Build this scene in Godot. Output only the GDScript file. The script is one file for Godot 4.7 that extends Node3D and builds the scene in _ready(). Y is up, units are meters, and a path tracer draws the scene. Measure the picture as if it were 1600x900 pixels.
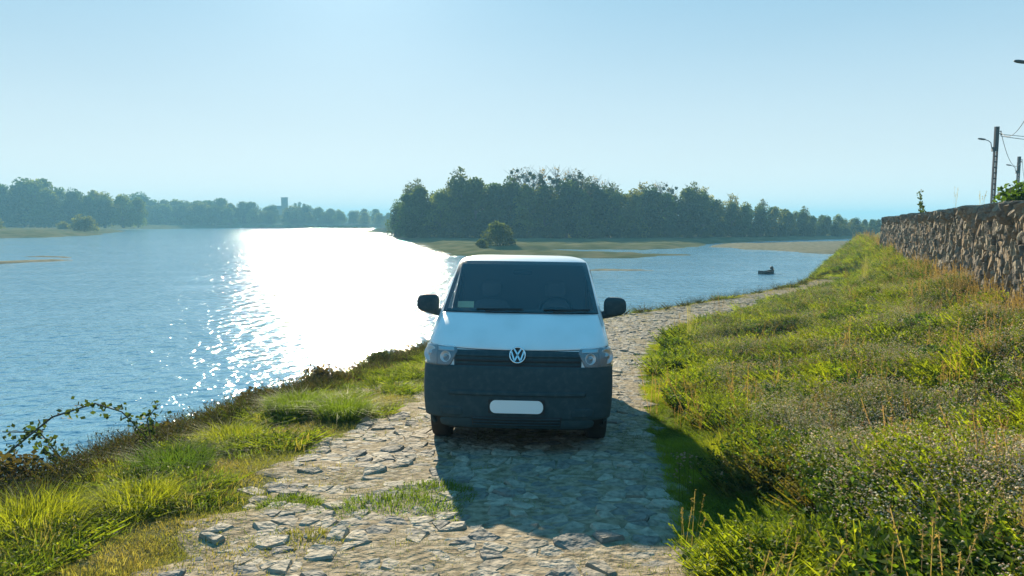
extends Node3D

# ------------------------------------------------------------------ set-up
var rng := RandomNumberGenerator.new()
var used := {}
var noise_a := FastNoiseLite.new()
var noise_b := FastNoiseLite.new()
var noise_c := FastNoiseLite.new()
var MAT := {}

const EYE := Vector3(0, 4.5, 0)            # water level is y = 0

func _ready():
	rng.seed = 20240917
	noise_a.seed = 3; noise_a.frequency = 0.12; noise_a.fractal_octaves = 3
	noise_b.seed = 11; noise_b.frequency = 0.9; noise_b.fractal_octaves = 3
	noise_c.seed = 29; noise_c.frequency = 0.35; noise_c.fractal_octaves = 2
	set_view_and_light()
	make_materials()
	build_water()
	build_far_land()
	build_bank()
	build_path()
	build_wall()
	build_van()
	build_far_trees()
	build_poles()
	build_boat()
	build_tower()
	build_verge()
	build_slope()
	build_plants()

func set_view_and_light():
	var cam := Camera3D.new(); cam.name = "camera"
	cam.position = EYE
	cam.rotation_degrees = Vector3(-5.15, 0, 0)
	cam.fov = 42.3
	cam.near = 0.05; cam.far = 12000.0
	add_child(cam); cam.current = true
	var sun := DirectionalLight3D.new(); sun.name = "sun"
	sun.light_energy = 1.6
	sun.light_color = Color(1.0, 0.94, 0.82)
	sun.light_angular_distance = 0.5
	sun.shadow_enabled = true
	add_child(sun)
	var az := deg_to_rad(-12.2); var el := deg_to_rad(20.4)
	var to_sun := Vector3(sin(az) * cos(el), sin(el), -cos(az) * cos(el))
	sun.look_at_from_position(Vector3.ZERO, -to_sun, Vector3.UP)
	# clear hazy sky: deeper blue overhead, pale at the horizon, bright air round the sun, faint high veils
	var veil := FastNoiseLite.new(); veil.seed = 17; veil.frequency = 0.9; veil.fractal_octaves = 4
	var im := Image.create(1024, 512, false, Image.FORMAT_RGBF)
	for j in 512:
		var up := (0.5 - (j + 0.5) / 512.0) * PI
		for i in 1024:
			var turn := (i + 0.5) / 1024.0 * TAU
			var dir := Vector3(sin(turn) * cos(up), sin(up), -cos(turn) * cos(up))
			var f := pow(1.0 - maxf(dir.y, 0.0), 3.6)
			var ang := rad_to_deg(acos(clampf(dir.dot(to_sun), -1.0, 1.0)))
			var air := 0.28 * exp(-ang / 8.0) + 0.1 * exp(-ang / 26.0)
			var thin := 0.02 * veil.get_noise_3d(dir.x * 1.2, dir.y * 7.0, dir.z * 1.2)
			im.set_pixel(i, j, Color(lerpf(0.05, 0.95, f) + air + thin, lerpf(0.38, 1.03, f) + air + thin, lerpf(0.68, 1.0, f) + air * 0.9 + thin))
	var sky_mat := PanoramaSkyMaterial.new()
	sky_mat.panorama = ImageTexture.create_from_image(im)
	var sky := Sky.new(); sky.sky_material = sky_mat
	var env := Environment.new()
	env.background_mode = Environment.BG_SKY
	env.sky = sky
	env.tonemap_mode = Environment.TONE_MAPPER_LINEAR
	env.background_energy_multiplier = 0.4
	env.tonemap_exposure = 2.55
	env.fog_enabled = true
	env.fog_density = 0.0009
	env.fog_light_color = Color(0.6, 0.87, 1.0)
	env.sdfgi_enabled = true; env.ssao_enabled = true; env.ssil_enabled = true
	var we := WorldEnvironment.new(); we.name = "environment"; we.environment = env
	add_child(we)

# ------------------------------------------------------------------ helpers
func numbered(n: String) -> String:
	if not used.has(n):
		used[n] = 0
		return n
	used[n] += 1
	return "%s_%03d" % [n, used[n]]

func tag(o: Node, label := "", category := "", group := "", kind := ""):
	if label: o.set_meta("label", label)
	if category: o.set_meta("category", category)
	if group: o.set_meta("group", group)
	if kind: o.set_meta("kind", kind)
	return o

func thing(called: String, label: String, category: String, at := Vector3.ZERO, group := "") -> Node3D:
	var o := Node3D.new(); o.name = numbered(called); add_child(o)
	o.position = at
	tag(o, label, category, group)
	return o

func top(called: String, mesh: Mesh, mat: Material, label: String, category: String, at := Vector3.ZERO, group := "", kind := "") -> MeshInstance3D:
	var o := MeshInstance3D.new(); o.name = numbered(called); o.mesh = mesh; o.material_override = mat
	o.position = at; add_child(o); tag(o, label, category, group, kind)
	return o

func part(called: String, mesh: Mesh, mat: Material, parent: Node, at := Vector3.ZERO, rot := Vector3.ZERO) -> MeshInstance3D:
	var o := MeshInstance3D.new(); o.name = called; o.mesh = mesh; o.material_override = mat
	o.position = at; o.rotation = rot
	parent.add_child(o, true)
	return o

func copy_of(src: Node3D, at: Vector3, turn: float, size: float, label := "", group := "") -> Node3D:
	var c: Node3D = src.duplicate(); c.name = numbered(String(src.get_meta("base_name")))
	add_child(c); c.position = at; c.rotation.y = turn; c.scale = Vector3.ONE * size
	if label: c.set_meta("label", label)
	if group: c.set_meta("group", group)
	return c

func lin(r: float, g: float, b: float) -> Color:            # linear base colour -> albedo_color
	return Color(r, g, b).linear_to_srgb()

func tab(t: Array, x: float) -> float:                       # piecewise-linear table [[x, y], ...]
	if x <= t[0][0]: return t[0][1]
	for i in range(1, t.size()):
		if x <= t[i][0]:
			var a = t[i - 1]; var b = t[i]
			return lerpf(a[1], b[1], (x - a[0]) / (b[0] - a[0]))
	return t[-1][1]

func stab(t: Array, x: float) -> float:                      # smooth table (Catmull-Rom)
	var n := t.size()
	if x <= t[0][0]: return t[0][1]
	if x >= t[n - 1][0]: return t[n - 1][1]
	var i := 1
	while x > t[i][0]: i += 1
	var p0 = t[maxi(i - 2, 0)]; var p1 = t[i - 1]; var p2 = t[i]; var p3 = t[mini(i + 1, n - 1)]
	var h: float = p2[0] - p1[0]
	var m1: float = (p2[1] - p0[1]) / maxf(p2[0] - p0[0], 1e-6) * h
	var m2: float = (p3[1] - p1[1]) / maxf(p3[0] - p1[0], 1e-6) * h
	var u: float = (x - p1[0]) / h
	var u2 := u * u; var u3 := u2 * u
	return (2 * u3 - 3 * u2 + 1) * p1[1] + (u3 - 2 * u2 + u) * m1 + (-2 * u3 + 3 * u2) * p2[1] + (u3 - u2) * m2

class MB:                                                    # triangle collector
	var v := PackedVector3Array()
	var n := PackedVector3Array()
	var c := PackedColorArray()
	var uv := PackedVector2Array()
	var smooth := false
	var coloured := false
	func tri(a: Vector3, b: Vector3, d: Vector3, col := Color.WHITE):
		v.append(a); v.append(b); v.append(d)
		if coloured:
			c.append(col); c.append(col); c.append(col)
	func quad(a: Vector3, b: Vector3, d: Vector3, e: Vector3, col := Color.WHITE):
		tri(a, b, d, col); tri(a, d, e, col)
	func ntri(a, b, d, na, nb, nd, col := Color.WHITE):
		smooth = true
		v.append(a); v.append(b); v.append(d)
		n.append(na); n.append(nb); n.append(nd)
		if coloured:
			c.append(col); c.append(col); c.append(col)
	func mesh() -> ArrayMesh:
		var arr := []; arr.resize(Mesh.ARRAY_MAX)
		arr[Mesh.ARRAY_VERTEX] = v
		if smooth: arr[Mesh.ARRAY_NORMAL] = n
		if coloured: arr[Mesh.ARRAY_COLOR] = c
		var m := ArrayMesh.new()
		m.add_surface_from_arrays(Mesh.PRIMITIVE_TRIANGLES, arr)
		return m
	func box(lo: Vector3, hi: Vector3, col := Color.WHITE, t := Transform3D.IDENTITY):
		var p := []
		for k in 8:
			p.append(t * Vector3(hi.x if k & 1 else lo.x, hi.y if k & 2 else lo.y, hi.z if k & 4 else lo.z))
		quad(p[0], p[2], p[3], p[1], col); quad(p[4], p[5], p[7], p[6], col)
		quad(p[0], p[1], p[5], p[4], col); quad(p[2], p[6], p[7], p[3], col)
		quad(p[0], p[4], p[6], p[2], col); quad(p[1], p[3], p[7], p[5], col)
	func tube(pts: Array, radii: Array, sides := 6, col := Color.WHITE):
		var rings := []
		for i in pts.size():
			var dir: Vector3 = (pts[mini(i + 1, pts.size() - 1)] - pts[maxi(i - 1, 0)]).normalized()
			var s := dir.cross(Vector3.UP if absf(dir.y) < 0.9 else Vector3.RIGHT).normalized()
			var u := s.cross(dir).normalized()
			var ring := []
			for k in sides:
				var a := TAU * k / sides
				ring.append([pts[i] + (s * cos(a) + u * sin(a)) * radii[i], s * cos(a) + u * sin(a)])
			rings.append(ring)
		for i in rings.size() - 1:
			for k in sides:
				var q = (k + 1) % sides
				var a = rings[i][k]; var b = rings[i][q]; var d = rings[i + 1][q]; var e = rings[i + 1][k]
				if smooth:
					ntri(a[0], b[0], d[0], a[1], b[1], d[1], col); ntri(a[0], d[0], e[0], a[1], d[1], e[1], col)
				else:
					quad(a[0], b[0], d[0], e[0], col)

func grid_mesh(P: Array, skip = null, closed_u := false) -> ArrayMesh:   # P[row][col], smooth normals
	var rows := P.size(); var cols: int = P[0].size()
	var v := PackedVector3Array(); var n := PackedVector3Array(); var idx := PackedInt32Array()
	for i in rows:
		for j in cols:
			var jm := j - 1; var jp := j + 1
			if closed_u:
				jm = (j - 1 + cols) % cols; jp = (j + 1) % cols
			else:
				jm = maxi(jm, 0); jp = mini(jp, cols - 1)
			var du: Vector3 = P[i][jp] - P[i][jm]
			var dv: Vector3 = P[mini(i + 1, rows - 1)][j] - P[maxi(i - 1, 0)][j]
			v.append(P[i][j])
			var nn := du.cross(dv)
			n.append(nn.normalized() if nn.length() > 1e-12 else Vector3.UP)
	for i in rows - 1:
		for j in (cols if closed_u else cols - 1):
			var q := (j + 1) % cols
			if skip != null and skip.call(i, j): continue
			var a := i * cols + j; var b := i * cols + q; var d := (i + 1) * cols + q; var e := (i + 1) * cols + j
			idx.append_array(PackedInt32Array([a, d, b, a, e, d]))
	var arr := []; arr.resize(Mesh.ARRAY_MAX)
	arr[Mesh.ARRAY_VERTEX] = v; arr[Mesh.ARRAY_NORMAL] = n; arr[Mesh.ARRAY_INDEX] = idx
	var m := ArrayMesh.new(); m.add_surface_from_arrays(Mesh.PRIMITIVE_TRIANGLES, arr)
	return m

func scatter(called: String, mesh: Mesh, mat: Material, places: Array, label: String, category: String) -> MultiMeshInstance3D:
	var mm := MultiMesh.new()
	mm.transform_format = MultiMesh.TRANSFORM_3D; mm.use_colors = true
	mm.mesh = mesh; mm.instance_count = places.size()
	for i in places.size():
		mm.set_instance_transform(i, places[i][0]); mm.set_instance_color(i, places[i][1])
	var o := MultiMeshInstance3D.new(); o.name = numbered(called); o.multimesh = mm; o.material_override = mat
	add_child(o); tag(o, label, category, "", "stuff")
	return o

# ------------------------------------------------------------------ materials
func mat(color: Color, rough := 0.8, metal := 0.0, spec := 0.5) -> StandardMaterial3D:
	var m := StandardMaterial3D.new()
	m.albedo_color = color; m.roughness = rough; m.metallic = metal; m.metallic_specular = spec
	return m

func noise_tex(size: int, freq: float, octaves: int, ramp: Array, sd: int) -> ImageTexture:
	var f := FastNoiseLite.new(); f.seed = sd; f.frequency = freq; f.fractal_octaves = octaves
	var im := f.get_seamless_image(size, size)
	var outp := Image.create(size, size, false, Image.FORMAT_RGB8)
	var g := Gradient.new(); g.offsets = PackedFloat32Array(); g.colors = PackedColorArray()
	var offs := PackedFloat32Array(); var cols := PackedColorArray()
	for r in ramp:
		offs.append(r[0]); cols.append(r[1])
	g.offsets = offs; g.colors = cols
	var lut := []
	for k in 256: lut.append(g.sample(k / 255.0))
	var data := im.get_data()
	for y in size:
		for x in size:
			outp.set_pixel(x, y, lut[data[y * size + x]])
	return ImageTexture.create_from_image(outp)

func noise_height(size: int, freq: float, octaves: int, sd: int, kind := 3) -> Image:
	var f := FastNoiseLite.new(); f.seed = sd; f.frequency = freq; f.fractal_octaves = octaves
	f.noise_type = kind
	return f.get_seamless_image(size, size)

func normal_tex(size: int, freq: float, octaves: int, strength: float, sd: int) -> ImageTexture:
	var im := noise_height(size, freq, octaves, sd)
	im.convert(Image.FORMAT_RGB8)
	im.bump_map_to_normal_map(strength)
	return ImageTexture.create_from_image(im)

func tri_map(m: StandardMaterial3D, scale: float, world := true) -> StandardMaterial3D:
	m.uv1_triplanar = true; m.uv1_world_triplanar = world
	m.uv1_scale = Vector3.ONE * scale
	return m

func leaf_mat(back: float, rough := 0.55) -> StandardMaterial3D:
	var m := mat(Color.WHITE, rough, 0.0, 0.22)
	m.vertex_color_use_as_albedo = true
	m.backlight_enabled = true; m.backlight = Color(back, back, back * 0.6)
	m.cull_mode = BaseMaterial3D.CULL_DISABLED
	return m

func make_materials():
	# water
	var w := mat(lin(0.14, 0.3, 0.41), 0.08, 0.0, 0.34)
	w.normal_enabled = true
	w.normal_texture = normal_tex(2048, 0.012, 5, 15.0, 5)
	w.normal_scale = 1.0
	MAT.water = tri_map(w, 1.0 / 15.0)
	# earth under the grass
	var e := mat(Color.WHITE, 0.95, 0.0, 0.1)
	e.albedo_texture = noise_tex(512, 0.02, 5, [[0.0, lin(0.05, 0.06, 0.02)], [0.5, lin(0.1, 0.1, 0.04)], [1.0, lin(0.19, 0.16, 0.09)]], 8)
	e.heightmap_enabled = true; e.heightmap_scale = 3.0
	e.heightmap_texture = ImageTexture.create_from_image(noise_height(512, 0.03, 5, 9))
	MAT.earth = tri_map(e, 0.5)
	var p := mat(Color.WHITE, 0.95, 0.0, 0.15)
	p.albedo_texture = noise_tex(1024, 0.012, 6, [[0.0, lin(0.11, 0.085, 0.055)], [0.45, lin(0.235, 0.19, 0.13)], [1.0, lin(0.38, 0.32, 0.24)]], 18)
	p.heightmap_enabled = true; p.heightmap_scale = 2.2
	p.heightmap_texture = ImageTexture.create_from_image(noise_height(1024, 0.03, 6, 19))
	MAT.sand_path = tri_map(p, 0.6)
	MAT.stones = []
	for k in 4:
		var b := [Color(0.28, 0.245, 0.195), Color(0.18, 0.165, 0.145), Color(0.32, 0.275, 0.215), Color(0.235, 0.2, 0.155)][k] as Color
		var s := mat(Color.WHITE, 0.85, 0.0, 0.25)
		s.albedo_texture = noise_tex(256, 0.03, 5, [[0.0, lin(b.r * 0.5, b.g * 0.5, b.b * 0.5)], [0.5, lin(b.r, b.g, b.b)], [1.0, lin(b.r * 1.35, b.g * 1.35, b.b * 1.35)]], 30 + k)
		s.heightmap_enabled = true; s.heightmap_scale = 2.0
		s.heightmap_texture = ImageTexture.create_from_image(noise_height(256, 0.04, 5, 40 + k))
		MAT.stones.append(tri_map(s, 1.6))
	MAT.wall_stones = []
	for k in 4:
		var b := [Color(0.19, 0.162, 0.135), Color(0.235, 0.205, 0.165), Color(0.135, 0.12, 0.108), Color(0.21, 0.16, 0.115)][k] as Color
		var s := mat(Color.WHITE, 0.95, 0.0, 0.1)
		s.albedo_texture = noise_tex(256, 0.03, 5, [[0.0, lin(b.r * 0.5, b.g * 0.5, b.b * 0.5)], [0.5, lin(b.r, b.g, b.b)], [0.8, lin(b.r * 1.3, b.g * 1.3, b.b * 1.2)], [1.0, lin(0.27, 0.25, 0.18)]], 50 + k)
		s.heightmap_enabled = true; s.heightmap_scale = 4.0
		s.heightmap_texture = ImageTexture.create_from_image(noise_height(256, 0.04, 5, 60 + k))
		MAT.wall_stones.append(tri_map(s, 1.2))
	MAT.mortar = tri_map(mat(lin(0.07, 0.06, 0.05), 0.95, 0.0, 0.1), 1.0)
	var far := mat(Color.WHITE, 1.0, 0.0, 0.0)
	far.albedo_texture = noise_tex(512, 0.012, 5, [[0.0, lin(0.06, 0.075, 0.032)], [0.5, lin(0.11, 0.115, 0.06)], [1.0, lin(0.18, 0.16, 0.1)]], 71)
	MAT.meadow = tri_map(far, 0.03)
	var sb := mat(Color.WHITE, 1.0, 0.0, 0.1)
	sb.albedo_texture = noise_tex(512, 0.02, 5, [[0.0, lin(0.07, 0.075, 0.045)], [0.5, lin(0.13, 0.125, 0.08)], [1.0, lin(0.22, 0.19, 0.13)]], 72)
	MAT.sandbar = tri_map(sb, 0.07)
	MAT.leaf = leaf_mat(1.15)
	MAT.leaf_far = leaf_mat(1.1, 0.9)
	var bk := mat(lin(0.09, 0.075, 0.06), 0.9); MAT.bark = bk
	var sm := leaf_mat(1.0, 0.9); MAT.dry = sm
	# van
	var wp := mat(Color.WHITE, 0.35)
	wp.albedo_texture = noise_tex(256, 0.01, 5, [[0.0, lin(0.68, 0.69, 0.69)], [0.5, lin(0.76, 0.77, 0.78)], [1.0, lin(0.8, 0.81, 0.82)]], 84)
	tri_map(wp, 0.7, false); wp.clearcoat_enabled = true; wp.clearcoat = 0.6; wp.clearcoat_roughness = 0.08; MAT.paint = wp
	var bp := mat(Color.WHITE, 0.66, 0.0, 0.35)
	bp.albedo_texture = noise_tex(256, 0.03, 5, [[0.0, lin(0.02, 0.046, 0.058)], [0.55, lin(0.028, 0.058, 0.07)], [1.0, lin(0.055, 0.078, 0.085)]], 83)
	bp.heightmap_enabled = true; bp.heightmap_scale = 0.05
	bp.heightmap_texture = ImageTexture.create_from_image(noise_height(256, 0.2, 3, 81))
	MAT.plastic = tri_map(bp, 1.3, false)
	MAT.plastic_dark = mat(lin(0.012, 0.014, 0.016), 0.6)
	MAT.rubber = mat(lin(0.02, 0.02, 0.02), 0.85)
	MAT.chrome = mat(lin(0.75, 0.77, 0.8), 0.18, 1.0)
	MAT.reflector = mat(lin(0.42, 0.44, 0.47), 0.3, 0.9)
	MAT.housing = mat(lin(0.1, 0.11, 0.12), 0.4, 0.5)
	var gl := mat(Color(0.17, 0.3, 0.35, 0.4), 0.02); gl.transparency = BaseMaterial3D.TRANSPARENCY_ALPHA; MAT.glass = gl
	var le := mat(Color(0.85, 0.9, 0.95, 0.12), 0.03); le.transparency = BaseMaterial3D.TRANSPARENCY_ALPHA; MAT.lens = le
	MAT.plate = mat(lin(0.85, 0.87, 0.88), 0.4)
	MAT.cloth = mat(lin(0.13, 0.15, 0.16), 0.95)
	MAT.paper = mat(lin(0.75, 0.82, 0.5), 0.8)
	MAT.metal_grey = mat(lin(0.25, 0.25, 0.25), 0.5, 0.6)
	MAT.concrete = tri_map(mat(lin(0.06, 0.055, 0.06), 0.9, 0.0, 0.2), 1.0)
	MAT.dark_iron = mat(lin(0.05, 0.05, 0.055), 0.6)
	MAT.boat = mat(lin(0.03, 0.04, 0.045), 0.6)
	MAT.tower = mat(lin(0.16, 0.15, 0.14), 0.9)
	MAT.slate = mat(lin(0.07, 0.08, 0.1), 0.7)

# ------------------------------------------------------------------ terrain functions (x, d = metres ahead)
const DROP := [[-8, 1.05], [0, 1.62], [7.8, 2.31], [10, 2.48], [13, 2.68], [18, 2.85], [25, 3.0], [40, 3.1], [62, 3.2], [116, 3.35]]
const SHOULDER := [[-8, -5.3], [4, -4.6], [6.7, -4.35], [8.8, -4.2], [11.9, -3.75], [15, -2.8], [18, -1.9], [22, 0.0], [24.4, 4.2], [28.4, 7.3], [35, 13], [40, 16.4], [62, 29.5], [116, 60]]
const PATH_L := [[-8, -1.9], [4, -2.1], [7, -2.2], [9.3, -1.7], [13, -1.2], [17, -0.2], [20.8, 1.5], [23.7, 3.6], [28, 7.6], [35, 13.3], [40, 16.6]]
const PATH_R := [[-8, 1.0], [4, 1.15], [5, 1.3], [8, 1.7], [13, 2.4], [17.3, 3.4], [20.8, 4.9], [23.7, 7.1], [28, 9.8], [35, 15.2], [40, 18.2]]

func wall_x(d: float) -> float:
	return 8.25 + 0.416 * (d - 12.0)

func wall_base(d: float) -> float:
	return tab([[2, 3.3], [5, 3.2], [12, 2.95], [40, 2.95]], d)

func wall_top(d: float) -> float:
	return tab([[2, 4.92], [12, 4.84], [40, 4.67]], d)

func shoulder_in(x: float, d: float) -> float:               # metres inside the top edge of the bank
	var s := tab(SHOULDER, d)
	var k := (tab(SHOULDER, d + 0.7) - tab(SHOULDER, d - 0.7)) / 1.4
	return (x - s) / sqrt(1.0 + k * k)

func land(x: float, d: float) -> float:
	var y := 4.5 - stab(DROP, d)
	var e := shoulder_in(x, d)
	var xr := tab(PATH_R, d)
	if x > xr:
		var xw := wall_x(d)
		var t := clampf((x - xr) / maxf(xw - xr, 0.5), 0.0, 1.0)
		if d <= 42.0:
			y = lerpf(y, wall_base(d), lerpf(0.45 * t + 0.55 * t * t, t * t * t, smoothstep(12.0, 24.0, d)))
		else:
			y = lerpf(y, 3.0, t * t)
	var xl := tab(PATH_L, d)
	if x < xl: y -= 0.24 * smoothstep(0.0, 1.0, (xl - x) / maxf(xl - tab(SHOULDER, d), 0.3))
	var out := smoothstep(xr + 0.2, xr + 1.5, x) + smoothstep(tab(PATH_L, d) - 0.3, tab(PATH_L, d) - 1.4, x)
	y += noise_b.get_noise_2d(x, d) * (0.03 + 0.07 * minf(out, 1.0)) + noise_c.get_noise_2d(x, d) * (0.12 if x < xr else 0.1 + 0.22 * smoothstep(xr + 0.6, xr + 2.0, x)) * minf(out, 1.0)
	if e < 0.35:
		var f := 0.35 - e
		y -= 0.35 * f * f if f < 1.0 else 0.35 + 0.75 * (f - 1.0)
	return maxf(y, -0.8)

func build_water():
	var xs := []; var ds := []
	var x := -2000.0
	while x < 2001.0:
		xs.append(x); x += 140.0 if (x < -300.0 or x > 230.0) else 1.6 if (x >= -130.0 and x < 90.0) else 12.0
	var d := -200.0
	while d < 2400.0:
		ds.append(d); d += 60.0 if (d < -20.0 or d > 420.0) else 1.3 if (d >= 4.0 and d < 190.0) else 8.0
	var swell := FastNoiseLite.new(); swell.seed = 61; swell.frequency = 0.09; swell.fractal_octaves = 3
	var P := []
	for dd in ds:
		var row := []
		for xx in xs:
			var calm := smoothstep(300.0, 120.0, dd)
			row.append(Vector3(xx, swell.get_noise_2d(xx * 0.55 + dd * 0.2, dd) * 0.09 * calm - 0.02, -dd))
		P.append(row)
	var o := MeshInstance3D.new(); o.name = "river"; o.mesh = grid_mesh(P); o.material_override = MAT.water
	add_child(o); tag(o, "wide river with wind ripples and sun glitter", "", "", "structure")

func poly_in(p: Vector2, poly: PackedVector2Array) -> float:
	var best := 1e9
	for i in poly.size():
		var q := Geometry2D.get_closest_point_to_segment(p, poly[i], poly[(i + 1) % poly.size()])
		best = minf(best, q.distance_to(p))
	return best if Geometry2D.is_point_in_polygon(p, poly) else -best

func land_patch(called: String, pts: Array, high: float, ramp: float, cell: float, m: Material, label := "") -> MeshInstance3D:
	var poly := PackedVector2Array()
	var lo := Vector2(1e9, 1e9); var hi := -lo
	for q in pts:
		var p := Vector2(q[0], q[1]); poly.append(p); lo = lo.min(p); hi = hi.max(p)
	lo -= Vector2.ONE * cell * 2; hi += Vector2.ONE * cell * 2
	var nx := int((hi.x - lo.x) / cell) + 1; var nd := int((hi.y - lo.y) / cell) + 1
	var P := []; var S := []
	for j in nd:
		var row := []; var srow := []
		for i in nx:
			var p := lo + Vector2(i, j) * cell
			var s := poly_in(p, poly) + noise_a.get_noise_2d(p.x / cell * 2.0, p.y / cell * 2.0) * cell * 1.6
			var y := high * smoothstep(-0.2 * ramp, ramp, s) + noise_a.get_noise_2d(p.x * 0.8, p.y * 0.8) * high * 0.35 * smoothstep(0.0, ramp, s) - 0.12
			if s < 0: y = maxf(-0.5, -0.12 + s * 0.2)
			row.append(Vector3(p.x, y, -p.y)); srow.append(s)
		P.append(row); S.append(srow)
	var o := MeshInstance3D.new(); o.name = numbered(called)
	o.mesh = grid_mesh(P, func(i, j): return S[i][j] < -cell * 1.6 and S[i + 1][j + 1] < -cell * 1.6)
	o.material_override = m; add_child(o); tag(o, label, "", "", "structure")
	return o

func build_far_land():
	land_patch("wooded_island", [[-33, 204], [-31, 188], [-22, 159], [-14, 122], [-8, 96], [0, 88.5], [9, 88], [20, 96], [25, 101], [14, 103.5], [3, 106.5], [1, 111], [8, 116], [20, 117], [28, 122], [42, 150], [62, 171], [95, 196], [120, 225], [140, 280], [-42, 280]], 0.7, 8.0, 1.6, MAT.meadow, "grassy island shore below the wood")
	land_patch("sandbar", [[34, 130], [41, 105], [48, 98], [70, 110], [100, 150], [105, 176], [62, 160], [40, 148]], 0.35, 5.0, 1.6, MAT.sandbar, "long beige sandbar beyond the moored boat")
	land_patch("sandbar", [[5.5, 68.5], [8, 67], [12.5, 66.5], [14.5, 67.2], [12.8, 69.5], [8.5, 70.5]], 0.16, 1.2, 0.45, MAT.sandbar, "thin shoal right of the van roof")
	land_patch("sandbar", [[-57.5, 78], [-53, 77.5], [-50.5, 82], [-50.2, 87], [-53, 86.5], [-57, 82.5], [-60, 80]], 0.25, 1.6, 0.6, MAT.sandbar, "small bare sandbar in the left river")
	land_patch("sandbar", [[-66, 95], [-58, 91.5], [-52.5, 91], [-56, 94.5]], 0.2, 1.6, 0.6, MAT.sandbar, "thin sand strip behind the small bare sandbar")
	land_patch("sandbar", [[-62, 296], [-56, 286], [-40, 272], [-30, 300], [-48, 310]], 1.6, 5.0, 2.0, MAT.meadow, "dark low spit off the tip of the wood")
	land_patch("river_spit", [[-330, 196], [-150, 190], [-133, 194], [-126, 209], [-134, 240], [-163, 308], [-168, 330], [-330, 345]], 1.6, 14.0, 3.5, MAT.meadow, "green spit of land on the far left")
	land_patch("far_shore", [[-900, 345], [-230, 350], [-205, 400], [-190, 468], [-60, 476], [60, 500], [500, 520], [1200, 600], [1300, 1600], [-1100, 1600]], 2.2, 20.0, 16.0, MAT.meadow, "far river shore under the distant trees")
	# distant low hill behind the far trees
	var P := []
	for j in 9:
		var row := []
		for i in 61:
			var x := -1900.0 + i * 63.0
			var k := sin(PI * j / 8.0) * smoothstep(0.0, -350.0, x)
			var y := k * (24.0 + 12.0 * noise_a.get_noise_1d(x * 0.012) + 6.0 * noise_a.get_noise_1d(x * 0.05 + 90))
			row.append(Vector3(x, y, -(1500.0 + j * 90.0)))
		P.append(row)
	var h := MeshInstance3D.new(); h.name = "hills"; h.mesh = grid_mesh(P); h.material_override = MAT.meadow
	add_child(h); tag(h, "low blue ridge on the horizon", "", "", "structure")

func build_bank():
	var xs := []; var ds := []
	var x := -9.0
	while x < 90.0:
		xs.append(x); x += 0.16 if x < 9.0 else 0.35 if x < 22.0 else 2.0
	var d := -8.0
	while d < 122.0:
		ds.append(d); d += 0.16 if d < 16 else 0.3 if d < 42.0 else 1.5
	var P := []
	for dd in ds:
		var row := []
		for xx in xs: row.append(Vector3(xx, land(xx, dd), -dd))
		P.append(row)
	var o := MeshInstance3D.new(); o.name = "bank_ground"; o.material_override = MAT.earth
	o.mesh = grid_mesh(P, func(i, j): return P[i][j].y < -0.75 and P[i + 1][j + 1].y < -0.75)
	add_child(o); tag(o, "earth bank sloping from the wall to the river", "", "", "structure")

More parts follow.
